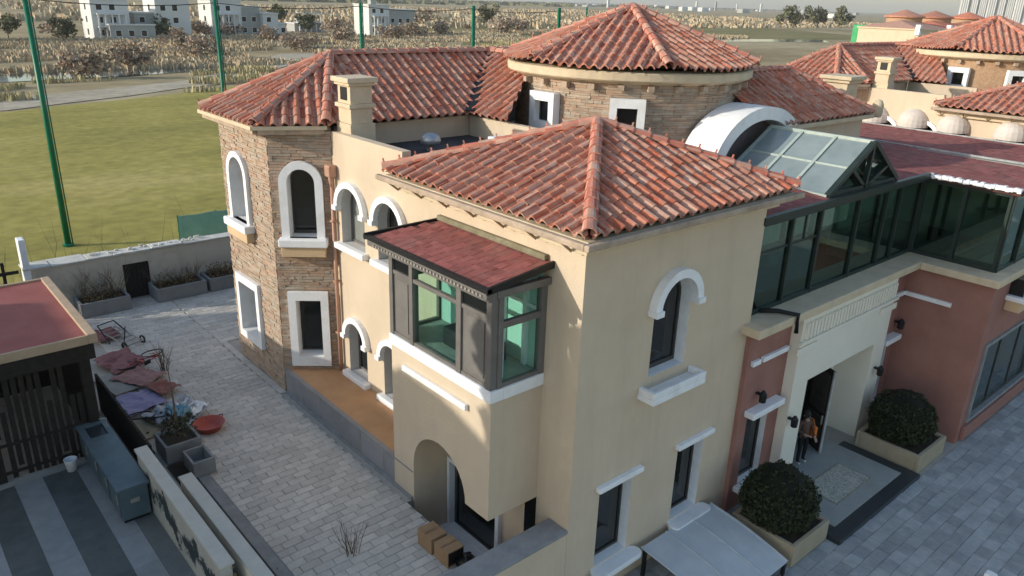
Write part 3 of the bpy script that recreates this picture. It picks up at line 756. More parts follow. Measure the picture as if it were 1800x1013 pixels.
def entrance(root):
    fy = 9.3; f = Fr((16.3,fy,0), (1,0,0)); L = 25.3-16.3
    mb = MB(); wl = rect(.4,1.42,.76,2.86); wr = rect(7.95,8.6,.76,2.86)
    mb.panel(f, [(0,-.1),(2.1,-.1),(2.1,5.4),(0,5.4)], [wl]); mb.build('pink_wall', PINK, root); mb = MB(); mb.panel(f, [(7.4,-.1),(L,-.1),(L,5.4),(7.4,5.4)], [wr])
    sx = Fr((25.3,fy,0), (0,-1,0)); mb.panel(sx, rect(0,fy-6.75,-.1,5.4))
    g = Fr((25.3,6.75,0), (1,0,0)); big = rect(.62,6.2,.7,3.25); mb.panel(g, rect(0,13.5,-.1,5.4), [big])
    mb.build('pink_wall', PINK, root)
    for fr, h, a, b in ((f,wl,.22,1.75),(f,wr,7.85,8.9)):
        wd = window(root, fr, h, depth=.22, reveal=WHITE); sill(wd, fr, a, b, 2.9, 3.08, .3, name='lintel'); sill(wd, fr, a, b-.1, .58, .74, .3)
    wd = window(root, g, big, rect(.5,6.32,.58,3.37), proud=.07, depth=.12, frame=GREYSTONE, pane=mat('shop_glass',(.035,.06,.065),scale=.6,rough=.05,bump=0,spec=.6), cross=[(2.4,2.46,.8,3.2),(4.3,4.36,.8,3.2)])
    MB().fbox(g,.3,13,.02,.5,0,.12).build('plinth', PINK, root, bevel=.02)
    MB().box(16.24,16.34,fy-.03,FY+.02,-.05,5.39).build('corner_strip', PINK, root)
    # white string courses
    for fr, a, b in ((f,.15,.5),(f,.62,1.85),(f,8.1,L+.1),(sx,-.0,1.5)):
        MB().fbox(fr, a, b, 4.4, 4.54, 0, .1).build('string_course', WHITE, root, bevel=.01)
    # portal
    P = MB(); py = 9.0
    P.box(18.3,19.1,py,fy+.9,-.05,5.36); P.box(23.1,23.9,py,fy+.9,-.05,5.36); P.box(19.1,23.1,py,fy+.9,3.3,5.36)
    P.box(19.1,23.1,10.1,10.25,-.05,3.3)
    po = P.build('portal', PORTAL, root)
    MB().box(18.2,24.0,py-.1,py-.001,4.62,4.7).build('portal_ledge', PORTAL, po)
    for i in range(30): MB().box(18.45+i*.18,18.55+i*.18,py-.08,py-.002,4.74,5.2).build('dentil', PORTAL, po)
    MB().box(18.15,19.2,py-.06,py-.002,4.3,4.5).build('capital', PORTAL, po, bevel=.02); MB().box(23.0,24.05,py-.06,py-.002,4.3,4.5).build('capital', PORTAL, po, bevel=.02)
    # double door, one leaf standing open
    d = MB(); d.box(19.35,21.5,10.06,10.098,0.12,2.95); door = d.build('doorway', BLACK, root)
    mb = MB(); mb.box(19.25,19.37,9.95,10.1,.1,3.05); mb.box(21.48,21.6,9.95,10.1,.1,3.05); mb.box(19.37,21.48,9.95,10.1,2.95,3.05); mb.build('door_frame', WOODDARK, door)
    def leaf(h, ang, sgn):
        fr = Fr((h[0],h[1],0), (math.cos(ang),math.sin(ang),0)); w_ = 1.04
        l = MB().fbox(fr, 0, w_, .14, 2.93, -.03, .03).build('door_leaf', WOODDARK, door, bevel=.01)
        for a, b in ((.5,1.3),(1.45,2.75)): MB().fbox(fr, .14, w_-.14, a, b, .031, .05).build('door_panel', DARKFRAME, l, bevel=.015)
        MB().fbox(fr, w_-.05, w_+.004, .14, 2.93, -.034, .034).build('door_edge', mat('bright_edge',(.4,.4,.39),scale=4), l)
        MB().fbox(fr, w_-.14, w_-.1, 1.1, 1.4, .05, .1).build('handle', STUD, l)
    leaf((21.48,10.0), R(180+62), 1); leaf((19.37,10.02), R(88), 1)
    # ledge under the glass, with its dark waste pipe
    mb = MB(); mb.box(15.95,25.9,8.88,9.75,5.4,5.64); mb.box(25.05,25.9,6.6,8.878,5.4,5.64); mb.box(25.9,38,6.6,7.2,5.4,5.64); mb.build('terrace_ledge', CORNICE, root, bevel=.03)
    MB().box(16.28,25.9,9.05,9.31,5.28,5.398).build('ledge_moulding', CORNICE, root)
    mb = MB(); mb.tube([(17.0,9.6,5.72),(17.35,9.3,5.72),(17.6,8.83,5.7),(17.6,8.82,5.2)], .06, 8); mb.build('waste_pipe', BLACK, root, smooth=True)
    # lower oriel on the far side
    mb = MB(); mb.box(26.6,31,6.3,6.748,4.35,4.7); mb.build('oriel_base', STUCCO_D, root, bevel=.02)
    MB().box(26.5,31.1,6.2,6.748,4.702,4.86).build('oriel_sill', WHITE, root, bevel=.02); MB().box(26.7,31,6.34,6.748,4.862,5.398).build('oriel_glass', DGLASS, root)
    for x, y in ((16.98,fy),(25.1,9.28),(18.36,9.0),(23.5,9.0)):
        z = 3.45 if y > 9.1 else 2.35
        l = MB().box(x-.05,x+.05,y-.2,y-.001,z,z+.05).build('wall_lamp', BLACK, root)
        mb = MB(); mb.lathe((x,y-.2), [(.04,z-.2),(.09,z-.17),(.1,z+.06),(.03,z+.16),(0,z+.17)], 10); mb.build('lamp_shade', BLACK, l)
entrance(villa)

def conservatory(root):
    gy, z0, z1 = 9.65, 5.64, 8.12
    f = Fr((16.42,gy,0), (1,0,0)); gx = 25.9; s = Fr((gx,gy,0), (0,-1,0)); g = Fr((gx,7.05,0), (1,0,0))
    xs = [0,1.65,3.1,5.25,7.0,7.95,9.48]
    B = MB()
    for i, u in enumerate(xs): B.fbox(f, u-.045, u+.045, z0, z1, -.1, .05)
    B.fbox(f, 0, 9.48, z0, z0+.1, -.09, .04); B.fbox(f, 0, 9.48, z1-.14, z1, -.09, .04)
    for u in (0.06,1.3,2.55): B.fbox(s, u-.045, u+.045, z0, z1, -.1, .05)
    B.fbox(s, .1, 2.5, z0, z0+.1, -.09, .04); B.fbox(s, .1, 2.5, z1-.14, z1, -.09, .04)
    for u in (0.05,1.6,3.2,4.8): B.fbox(g, u-.05, u+.05, z0, z1, -.1, .06)
    B.fbox(g, .1, 12, z0, z0+.1, -.09, .04); B.fbox(g, .1, 12, z1-.14, z1, -.09, .04)
    B.fbox(f, 0.05, 3.05, 7.25, 7.31, -.06, 0.0); B.fbox(f, 2.35, 2.4, 7.31, 7.98, -.06, 0)
    fo = B.build('terrace_frame', GREENFRAME, root)
    for a, b in zip(xs[:-1], xs[1:]): MB().fbox(f, a+.045, b-.045, z0+.1, z1-.14, -.03, -.02).build('pane', CGLASS, root)
    for a, b in ((.1,1.255),(1.345,2.505)): MB().fbox(s, a, b, z0+.1, z1-.14, -.03, -.02).build('pane', CGLASS, root)
    for a, b in ((.1,1.55),(1.65,3.15),(3.25,4.75)): MB().fbox(g, a, b, z0+.1, z1-.14, -.03, -.02).build('pane', CGLASS, root)
    # inside
    mb = MB(); mb.box(16.4,38,9.8,15,5.2,5.6); mb.box(26,38,7.3,9.8,5.2,5.6); mb.build('terrace_floor', mat('brown_deck',(.12,.075,.05),(.17,.11,.08),scale=4), root)
    mb = MB(); mb.box(16.4,30,13.2,13.35,5.6,8.3); mb.box(30,30.2,7.3,13.2,5.6,8.3); mb.build('terrace_back_wall', mat('grey_back_wall',(.25,.24,.21),scale=2), root)
    mb = MB()
    for x in (17.3,18.6,20.2): mb.box(x,x+.75,13.14,13.198,6.9,8.0)
    mb.build('back_window', WHITE, root)
    for x, y in ((18,11.2),(21,11.8),(24,10.8)):
        mb = MB(); mb.box(x-.7,x+.7,y-.4,y+.4,6.0,6.1); mb.box(x-.7,x+.7,y+.3,y+.45,6.1,6.6); mb.box(x-.65,x+.65,y-.35,y+.4,5.6,6.0); mb.build('sofa', mat('sofa_cloth',(.22,.2,.18),scale=4), root, bevel=.06)
    for a, b in zip(xs[:3], xs[1:4]): MB().fbox(f, a+.15, b-.15, 7.36, 7.95, -.25, -.22).build('blind', mat('blind_cloth',(.55,.54,.46),scale=3), root)  # pale panels imitate the reflections in the first three panes
    # roofs around the skylight
    def slab(name, x0, x1, y0, y1, za, zb, m=SHINGLE, t=.14):
        mb = MB(); P = [(x0,y0,za),(x1,y0,za),(x1,y1,zb),(x0,y1,zb)]
        mb.add([(x,y,z-t) for x,y,z in P]+P, [(3,2,1,0),(4,5,6,7),(0,1,5,4),(1,2,6,5),(2,3,7,6),(3,0,4,7)]); return mb.build(name, m, root)
    def shingle_slab(x0, x1, y0, y1, za, zb, seed, ex=.22):
        dk = slab('shingle_roof', x0, x1, y0, y1, za, zb, DECK); rnd = random.Random(seed); mb = MB(); V = Vector((0,y1-y0,zb-za)); l = V.length
        fr = Fr((x0,y0,za), (1,0,0), V); n = int(l/ex)
        for j in range(n):
            u = -rnd.uniform(0,.3)
            while u < x1-x0:
                a, b = max(0,u), min(x1-x0,u+.33)
                if b-a > .03: mb.fbox(fr, a, b-.008, j*l/n, (j+1)*l/n+(.02 if j < n-1 else 0), .004, .016+rnd.uniform(0,.01))
                u += .335
        mb.build('shingles', SHINGLE, dk)['kind'] = 'stuff'; return dk
    shingle_slab(16.2,19.5,9.42,12.9,8.3,8.62,1); shingle_slab(23.55,30.4,9.42,13.0,8.25,8.3,2); shingle_slab(25.75,30.4,6.85,9.418,8.2,8.25,3)
    shingle_slab(30.8,37.25,6.85,18,7.95,8.0,5); shingle_slab(37.65,38.8,6.85,18,7.68,7.72,6)
    for x, zz in ((30.42,8.28),(37.27,7.98)): slab('roof_trough', x, x+.34, 6.8, 18, zz, zz+.04, bpy.data.materials.get('chalky_trough') or mat('chalky_trough',(.26,.28,.28),(.52,.52,.5),scale=3), .3)
    for x, zz in ((30.42,8.33),(37.27,8.03)): slab('trough_edge', x-.06, x-.002, 6.8, 18, zz, zz+.04, bpy.data.materials['chalky_trough'], .12)
    # chipped white edging
    rnd = random.Random(9); mb = MB(); p = Vector((25.72,9.5,8.3))
    for i in range(26):
        y = 9.45-i*.1; mb.box(25.66-rnd.uniform(0,.06), 25.76+rnd.uniform(0,.12), y-.1, y, 8.2-rnd.uniform(0,.05), 8.275+rnd.uniform(-.01,.04))
    mb.build('chipped_edging', WHITE, root)
    mb = MB(); mb.box(16.25,25.6,9.36,9.5,8.14,8.33); mb.build('eave_trim', GREENFRAME, root)
    # glass gable skylight
    xr, xl, xq, zr, ze, ya, yb = 21.75, 19.55, 23.6, 9.6, 8.36, 9.6, 12.85
    B = MB()
    for k, y in enumerate([ya+.05, ya+1.1, ya+2.15, yb-.05]):
        for x in (xl, xq): B.bar((x,y,ze), (xr,y,zr), .09, .09)
    B.bar((xr,ya,zr),(xr,yb,zr),.12,.1)
    for x, sgn in ((xl,1),(xq,-1)):
        B.bar((x,ya,ze),(x,yb,ze),.1,.1); mx_, mz = (x+xr)/2, (ze+zr)/2; B.bar((mx_,ya,mz),(mx_,yb,mz),.06,.07)
    sk = B.build('skylight_frame', PALEFRAME, root)
    for x in (xl, xq):
        P = [Vector((x,0,ze)), Vector(((x+xr)/2,0,(ze+zr)/2)), Vector((xr,0,zr))]
        for a, b in zip(P[:-1], P[1:]):
            for k in range(3):
                y0, y1 = ya+.1+k*1.05, ya+1.05+k*1.05
                mb = MB(); mb.poly(a+Vector((0,y0,0)), b+Vector((0,y0,0)), b+Vector((0,y1,0)), a+Vector((0,y1,0))); mb.build('pane', SKYGLASS, sk)
    T = MB(); xm = 21.6
    T.bar((xl,ya,ze),(xr,ya,zr),.16,.12); T.bar((xq,ya,ze),(xr,ya,zr),.16,.12); T.bar((xl,ya,ze+.02),(xq,ya,ze+.02),.1,.12)
    T.bar((xm,ya-.01,ze),(xm+.1,ya-.01,zr-.1),.12,.1); T.bar((xm,ya,ze),(xl+1.1,ya,ze+.62),.1,.1); T.bar((xm,ya,ze),(xq-.75,ya,ze+.5),.1,.1)
    T.build('gable_truss', GREENFRAME, root)
    mb = MB(); mb.poly((xl+.1,ya+.08,ze),(xq-.1,ya+.08,ze),(xr,ya+.08,zr-.1)); mb.build('gable_pane', CGLASS, root)
    # white arch with its lunette behind the skylight
    f2 = Fr((21.2,12.95,0), (1,0,0)); n = 28; inn = []; out = []
    for i in range(n+1):
        a = math.pi*i/n; inn.append((2.05*math.cos(a), 8.35+1.5*math.sin(a))); out.append((2.5*math.cos(a), 8.35+1.88*math.sin(a)))
    mb = MB(); mb.ring(f2, inn, out, .25, closed=False); mb.ring(f2, out, inn, -.95, closed=False); mb.strip(f2, out, -.95, .25, closed=False); mb.strip(f2, inn, .25, -.95, closed=False)
    mb.build('arch_dormer', WHITE, root)
    mb = MB(); mb.panel(f2, [(2.05*math.cos(math.pi*i/n), 8.35+1.5*math.sin(math.pi*i/n)) for i in range(n+1)], n=-.35); mb.build('lunette', mat('lunette_wall',(.16,.13,.13),scale=2), root)
    # east wing roof beyond the dormer, and its chimney
    d = MB(); F = [[(22.3,12.75,9.6),(28.2,12.75,9.6),(26.2,15.1,10.9),(20.5,15.1,10.9)],[(28.2,12.75,9.6),(28.2,17.5,9.6),(26.2,15.1,10.9)]]
    for q in F: d.poly(*q)
    dk = d.build('east_roof', DECK, root); mb = MB()
    for i, q in enumerate(F): tile_face(q, dk, mb, seed=60+i)
    mb.build('roof_tiles', TILE, dk)['kind'] = 'stuff'; cm = MB(); cap_line(F[0][1], F[0][2], dk, False, False, cm); cap_line((20.5,15.1,10.9),F[0][2], dk, False, False, cm); cm.build('hip_caps', CAP, dk)
    mb = MB(); mb.box(22.3,28.0,12.95,17,7.8,9.5); mb.build('east_wall', STUCCO, root); MB().box(22.1,28.3,12.68,12.94,9.42,9.56).build('east_gutter', CORNICE, root)
    x, y = 28.75, 14.3; mb = MB()
    for r_, a, b in ((.5,8.3,9.7),(.42,9.7,10.5),(.52,10.5,10.62),(.62,10.62,10.75)): mb.box(x-r_,x+r_,y-r_,y+r_,a,b)
    mb.build('chimney', CORNICE, root, bevel=.02)
    for x, y in ((27.6,13.4),(29.6,13.2)):
        mb = MB(); mb.lathe((x,y), [(.16,9.3),(.2,9.4),(.2,9.75),(.13,9.9),(0,9.95)], 12); mb.build('roof_cowl', CORNICE, root, smooth=True)
conservatory(villa)
MB().box(16.32,24,13.36,24.3,0,8.3).build('core_wall', STUCCO, villa)
MB().box(25.4,38.3,7.3,15,0,5.19).build('annex_wall', STUCCO, villa)
mb = MB(); mb.box(7.0,WX-.004,FY+.004,9.93,-.1,2.24); wing = mb.build('wing_wall', STUCCO, villa); MB().box(6.95,WX-.006,FY-.03,9.98,2.241,2.32).build('wing_cap', GREYSTONE, wing, bevel=.02)

# ------------------------------------------------------------------ its twins along the row
BASE = Vector((13,16,0))
nv = thing('villa', 'neighbouring cream villa with scalloped fabric awnings and the same red tiled roofs', 'house', tuple(BASE), group='villas of the row')
block_walls(nv, False); tower(nv, False); rotunda(nv, False); roofs(nv, False)
MB().box(16.32,24,13.36,24.3,0,8.3).build('core_wall', STUCCO, nv)
for y in (18.6,16.72,14.9,12.5):
    mb = MB(); r = .7; n = 10
    for i in range(n):
        for j in range(5):
            def q(a, b):
                t, s_ = math.pi*a/n, math.pi/2*b/5
                return (WX-r*1.05*math.sin(t)*math.cos(s_)-.01, y-r*math.cos(t)*math.cos(s_)*1., 8.1+r*.95*math.sin(s_))
            mb.poly(q(i,j), q(i+1,j), q(i+1,j+1), q(i,j+1))
    for i in range(n):
        a, b = math.pi*i/n, math.pi*(i+1)/n
        mb.poly((WX-r*1.05*math.sin(a)-.01,y-r*math.cos(a),7.95),(WX-r*1.05*math.sin(b)-.01,y-r*math.cos(b),7.95),(WX-r*1.05*math.sin(b)-.01,y-r*math.cos(b),8.1),(WX-r*1.05*math.sin(a)-.01,y-r*math.cos(a),8.1))
    aw = mb.build('awning', FABRIC, nv)
    MB().box(WX-.02,WX-.004,y-.55,y+.55,6.2,8.0).build('awning_window', DGLASS, aw)
nv.location = BASE+Vector((28.7,-1.2,0))
lv = copy_tree(nv, None, skip=('awning','wing_roof')); lv.location = BASE+Vector((-28.7,1.2,0))  # unseen copy, added and cut down to shape the courtyard shadow
tag(lv, 'twin villa standing west of the courtyard, shading it', 'house')
lv.location = BASE+Vector((-33.2,4.5,0))
ORG[lv.name] = BASE
MB().box(9.2,24,19.3,24.3,9.5,9.66).build('flat_cap', BITUMEN, lv)
MB().box(12.5,19,20.5,34,0,10.95).build('garden_wing', STUCCO, lv)  # added block out of view, its height sets the shadow edge on the tower

# ------------------------------------------------------------------ courtyard: walls, gate, planters
def twigs(parent, c, n, h, spread, m, seed, r=.008, up=.7, fork=3):
    rnd = random.Random(seed); mb = MB()
    for i in range(n):
        a = rnd.uniform(0,6.283); p = Vector(c)+Vector((math.cos(a),math.sin(a),0))*rnd.uniform(0,spread*.25)
        d = Vector((math.cos(a)*(1-up), math.sin(a)*(1-up), up)).normalized(); L = h*rnd.uniform(.6,1.05); path = [p]
        for k in range(4):
            d = (d+Vector((rnd.uniform(-.25,.25),rnd.uniform(-.25,.25),rnd.uniform(-.05,.15)))).normalized(); p = p+d*L/4; path.append(p)
        mb.tube(path, [r,r*.85,r*.7,r*.5,r*.25], 4, cap=False)
        for k in range(fork):
            q = path[rnd.randint(1,3)]; e = (d+Vector((rnd.uniform(-.9,.9),rnd.uniform(-.9,.9),rnd.uniform(-.1,.5)))).normalized(); l2 = L*rnd.uniform(.2,.45)
            mb.tube([q,q+e*l2*.5,q+e*l2], [r*.6,r*.45,r*.2], 4, cap=False)
    return mb.build('twigs', m, parent)
TWIG = mat('dry_twig', (.10,.07,.05), (.20,.15,.10), scale=6, bump=0)
STRAW = mat('dry_leaf', (.16,.11,.05), (.27,.2,.10), scale=5, rnd=.3, bump=0)
def leaves(parent, pts, size, m, seed, name='foliage', aspect=.6, upright=0.):
    rnd = random.Random(seed); mb = MB()
    for p in pts:
        p = Vector(p); s = size*rnd.uniform(.6,1.3)
        a = Vector((rnd.gauss(0,1),rnd.gauss(0,1),rnd.gauss(0,1)+upright*2)).normalized(); b = a.cross(Vector((rnd.gauss(0,1),rnd.gauss(0,1),rnd.gauss(0,1)))).normalized()
        mb.poly(p-a*s*.5, p+b*s*aspect*.5, p+a*s*.5, p-b*s*aspect*.5)
    o = mb.build(name, m, parent); return o

bw = thing('boundary_wall', 'long stained plaster wall with white broken coping behind the courtyard', 'wall', (10,30.95,1.6))
mb = MB(); mb.panel(Fr((4.1,30.75,0),(1,0,0)), rect(0,20,-.1,3.4), [rect(3.15,4.1,1.55,3.0)])
mb.poly((4.1,31.15,-.1),(4.1,30.75,-.1),(4.1,30.75,3.4),(4.1,31.15,3.4)); mb.poly((24.1,31.15,-.1),(4.1,31.15,-.1),(4.1,31.15,3.4),(24.1,31.15,3.4))
mb.build('wall_face', CONCRETE, bw)
COPE = mat('worn_coping',(.56,.54,.49),(.68,.66,.61),scale=2,stain=(.3,.28,.23),sscale=1.4,samt=.6)
rnd = random.Random(3); x = 4.0
while x < 24:
    l = rnd.uniform(.7,1.5); dz = rnd.uniform(-.02,.03)
    MB().box(x,x+l-.02,30.68+rnd.uniform(-.02,.02),31.24+rnd.uniform(0,.4 if x < 8 else .08),3.402+max(0,dz),3.48+dz).build('coping_slab', COPE, bw, bevel=.02); x += l
mb = MB()
for i in range(60):
    x = rnd.uniform(6.2,10.5); y = rnd.uniform(30.8,31.2); s = rnd.uniform(.03,.13); mb.box(x,x+s,y,y+s*.7,3.5,3.5+s*.4)
mb.build('plaster_rubble', COPE, bw)['kind'] = 'stuff'
gt = MB().box(7.25,8.2,30.84,30.9,1.58,3.0).build('gate', BLACK, bw)
for i in range(6): MB().box(7.3+i*.15,7.42+i*.15,30.81,30.838,1.62,2.96).build('board', WOODDARK, gt)
MB().box(4.02,4.24,30.7,31.2,0,4.55).build('white_gatepost', WHITE, bw, bevel=.03)
fn = thing('timber_fence', 'dark timber fence standing beyond the white gatepost', 'fence', (1.5,31,0))
for i in range(9): MB().box(-.6+i*.5,-.5+i*.5,30.95,31.05,0,3.7+rnd.uniform(-.3,.3)).build('post', WOODDARK, fn)
for z in (2.2,3.3): MB().box(-.7,3.9,30.9,30.948,z,z+.12).build('rail', WOODDARK, fn)
for i,(a,b,lab) in enumerate(((5.4,7.1,'grey trough planter left of the dark gate'),(8.05,9.95,'grey trough planter right of the dark gate'),(10.08,11.5,'grey trough planter half hidden by the stone turret'))):
    p = thing('trough_planter', lab, 'planter', ((a+b)/2,30.1,CZ), group='trough planters along the boundary wall')
    mb = MB(); y0, y1 = 29.6, 30.7; mb.box(a,b,y0,y0+.09,CZ,2.15); mb.box(a,b,y1-.09,y1,CZ,2.15); mb.box(a,a+.09,y0+.09,y1-.09,CZ,2.15); mb.box(b-.09,b,y0+.09,y1-.09,CZ,2.15); mb.build('trough', GREYCON, p, bevel=.015)
    MB().box(a+.09,b-.09,y0+.09,y1-.09,CZ,2.06).build('soil', SOIL, p)
    s = thing('dry_shrub', ('leafless shrub in the trough left of the dark gate','leafless shrub in the trough right of the dark gate','low brown shrub in the trough by the turret')[i], 'shrub', ((a+b)/2,30.2,2.06), group='leafless shrubs in troughs')
    for k in range(3): twigs(s, (a+.3+k*(b-a-.6)/2,30.15,2.06), 16, (1.3,.9,.5)[i], .5, TWIG, 20+i*5+k)
    leaves(s, [(rnd.uniform(a+.2,b-.2),rnd.uniform(29.75,30.55),2.08+rnd.random()**2*.45) for _ in range(420)], .09, STRAW, 50+i)
# scrub beyond the wall
mb = MB(); rr = random.Random(77)
for i in range(1500):
    x, y = rr.uniform(0,24), 31.5+rr.random()**1.6*7; h = rr.uniform(.6,1.8)*(2.4 if rr.random() < .08 else 1); p = Vector((x,y,-.06)); w_ = .012
    d = Vector((rr.uniform(-.35,.35),rr.uniform(-.35,.35),1)); q = p+d*h*.55; e = q+Vector((rr.uniform(-.3,.3),rr.uniform(-.3,.3),.8))*h*.45
    mb.tube([p,q,e], [w_,w_*.7,w_*.3], 3, cap=False)
tag(mb.build('dry_scrub', TWIG), 'leafless scrub growing along the field side of the boundary wall', 'scrub', kind='stuff')
gs = thing('green_screen', 'green netting screen behind the boundary wall beside the stone turret', 'screen', (11.6,33,0))
mb = MB(); n = 14
for i in range(n):
    def g_(k): return (10.2+3.2*k/n, 33+.06*math.sin(k*1.3))
    a, b = g_(i), g_(i+1); mb.add([(*a,.1),(*b,.1),(*b,3.95),(*a,3.95),(a[0],a[1]+.02,.1),(b[0],b[1]+.02,.1),(b[0],b[1]+.02,3.95),(a[0],a[1]+.02,3.95)],[(0,1,2,3),(7,6,5,4),(3,2,6,7)])
mb.build('netting', mat('green_net',(.17,.36,.29),(.23,.43,.35),scale=2,rough=.9), gs)
for x in (10.2,11.8,13.4): MB().tube([(x,33.05,0),(x,33.05,4.0)],.03,8).build('post', GREENPOLE, gs)
mb = MB()

# ------------------------------------------------------------------ netting poles on the field
def pole(x, y, h, r, label):
    p = thing('net_pole', label, 'pole', (x,y,-.06), group='green netting poles across the field')
    mb = MB(); mb.tube([(x,y,-.06),(x,y,h)], [r,r*.72], 12); mb.build('shaft', GREENPOLE, p, smooth=True)
    mb = MB(); mb.tube([(x+r+.06,y-.03,0),(x+r*.7+.05,y-.03,h)], .035, 6); c_ = mb.build('guide_tube', GREENPOLE, p, smooth=True)
    mb = MB(); mb.lathe((x,y), [(r+.12,-.06),(r+.12,.06),(r,.08)], 12); mb.build('base_plate', GREENPOLE, p)
PY = 45.; PXS = [.181*PY, .3835*PY, .5865*PY, .7855*PY, .9705*PY]
for x, lab in zip(PXS, ('thickest green net pole, crossing the lawn at the left edge','green net pole rising behind the stone turret roof','green net pole above the left end of the wing roof ridge','green net pole just left of the round turret roof','short-looking green net pole over the round roof\'s left slope')):
    pole(x, PY, 12.5, .16 if x < 10 else .12, lab)
pole(83, 80, 12.3, .12, 'farthest green net pole, a thin line left of the round roof\'s tip')
mb = MB()
xs = [-1.]+PXS
for a, b in zip(xs[:-1], xs[1:]):
    mb.tube([Vector((a,PY,12.3)).lerp(Vector((b,PY,12.3)), t)-Vector((0,0,.9*t*(1-t))) for t in (0,.2,.4,.6,.8,1)], .022, 5, cap=False)
tag(mb.build('net_cable', BLACK, None, (20,PY,12.3)), 'thin sagging cable strung between the tops of the green net poles', 'cable')

# ------------------------------------------------------------------ patio on the left
STR = [mat('patio_slab_pale',(.30,.31,.31),(.37,.375,.37),scale=3,rnd=.08,rough=.6), mat('patio_slab_dark',(.10,.11,.105),(.14,.15,.14),scale=3,rnd=.1,rough=.6), mat('patio_slab_mid',(.16,.17,.16),(.2,.21,.2),scale=3,rnd=.08,rough=.6)]
ed = [-.4,.25,.86,1.5,2.1,2.82,3.34,3.74]; kinds = [1,0,1,0,1,0,2]
for a, b, k in zip(ed[:-1], ed[1:], kinds):
    y = 10.0
    while y < 19.6:
        MB().box(a+.003,b-.003,y,min(y+1.2,19.6)-.004,CZ-.05,CZ+random.uniform(-.003,.003)).build('slab', STR[k], patio); y += 1.2
gw = thing('garden_wall', 'cream garden wall carrying an ink landscape mural beside the striped patio', 'wall', (3.86,14.8,CZ))
MUR = mat('mural_plaster', (.42,.40,.35), (.5,.475,.42), scale=2)
def mural(m):
    t = m.node_tree; N, L = t.nodes, t.links; b = N['Principled BSDF']; src = b.inputs['Base Color'].links[0].from_socket
    g = N.new('ShaderNodeNewGeometry'); sp = N.new('ShaderNodeSeparateXYZ'); L.new(g.outputs['Position'], sp.inputs[0])
    nz = N.new('ShaderNodeTexNoise'); nz.inputs['Scale'].default_value = 1.5; nz.inputs['Detail'].default_value = 9; nz.inputs['Roughness'].default_value = .72; L.new(g.outputs['Position'], nz.inputs[0])
    # ink gathers in a band at mid height of the wall
    s1 = N.new('ShaderNodeMath'); s1.operation = 'SUBTRACT'; L.new(sp.outputs['Z'], s1.inputs[0]); s1.inputs[1].default_value = 2.2
    s2 = N.new('ShaderNodeMath'); s2.operation = 'ABSOLUTE'; L.new(s1.outputs[0], s2.inputs[0])
    s3 = N.new('ShaderNodeMath'); s3.operation = 'MULTIPLY_ADD'; L.new(s2.outputs[0], s3.inputs[0]); s3.inputs[1].default_value = -.42; L.new(nz.outputs['Fac'], s3.inputs[2])
    r = N.new('ShaderNodeValToRGB'); r.color_ramp.elements[0].position = .39; r.color_ramp.elements[1].position = .46; L.new(s3.outputs[0], r.inputs[0])
    mx = N.new('ShaderNodeMix'); mx.data_type = 'RGBA'; L.new(r.outputs[0], mx.inputs[0]); L.new(src, mx.inputs[6]); mx.inputs[7].default_value = (.035,.05,.055,1); L.new(mx.outputs[2], b.inputs['Base Color'])
mural(MUR)
MB().box(3.76,3.97,12.2,17.25,CZ-.05,2.86).build('mural_wall', MUR, gw); MB().box(3.72,4.01,12.16,17.29,2.862,2.93).build('coping', MUR2 if False else mat('wall_coping',(.5,.48,.42),(.56,.54,.48),scale=3), gw, bevel=.01)
g2 = thing('garden_wall', 'plain lower cream wall running along the planting strip behind the mural wall', 'wall', (4.33,13.2,CZ))
MB().box(4.22,4.46,10.2,15.75,CZ-.05,2.72).build('wall_face', PORTAL, g2); MB().box(4.19,4.49,10.17,15.78,2.722,2.78).build('coping', bpy.data.materials['wall_coping'], g2, bevel=.01)
mb = MB(); mb.box(4.6,5.02,10.0,18.2,CZ-.03,CZ+.005); tag(mb.build('planting_strip', SOIL), kind='structure')
mb = MB(); mb.box(5.03,5.3,10.0,18.2,CZ-.03,CZ+.035); tag(mb.build('kerb', GREYSTONE, bevel=.015), kind='structure')
s = thing('dry_shrub', 'straw coloured dry plant at the end of the plain garden wall', 'shrub', (4.1,12.0,CZ)); 
leaves(s, [(4.1+rnd.gauss(0,.22),12.0+rnd.gauss(0,.22),CZ+abs(rnd.gauss(.25,.3))) for _ in range(700)], .1, STRAW, 5); twigs(s, (4.1,12.0,CZ), 30, .8, .5, TWIG, 8)
# pergola
pg = thing('pergola', 'dark timber pergola with a flat red roof at the left edge', 'pergola', (1.4,22.3,CZ))
x0, x1, y0, y1, zr = -1.2, 3.86, 19.8, 24.95, 4.9
MB().box(x0,x1-.22,y0+.1,y1-.1,zr-.12,zr-.02).build('roof_panel', mat('red_membrane',(.30,.085,.07),(.36,.115,.095),scale=1.2,rough=.7,stain=(.40,.18,.15),sscale=.8,samt=.4), pg)
CREAMF = mat('cream_fascia',(.44,.32,.22),(.52,.39,.27),scale=3)
MB().box(x1-.22,x1,y0,y1,zr-.2,zr+.05).build('fascia', CREAMF, pg, bevel=.02); MB().box(x0,x1-.221,y0,y0+.08,zr-.2,zr+.03).build('fascia', CREAMF, pg, bevel=.01); MB().box(x0,x1-.221,y1-.1,y1,zr-.2,zr+.03).build('fascia', CREAMF, pg, bevel=.01)
MB().box(x0,x1-.1,y0+.04,y0+.2,zr-.62,zr-.201).build('beam', WOODDARK, pg); MB().box(x1-.3,x1-.1,y0+.2,y1-.1,zr-.62,zr-.201).build('beam', WOODDARK, pg)
for x, y in ((3.5,20.0),(3.5,24.7),(-.9,20.0),(-.9,24.7),(1.3,20.0)): MB().box(x-.12,x+.12,y-.12,y+.12,CZ-.02,zr-.62).build('post', WOODDARK, pg, bevel=.01)
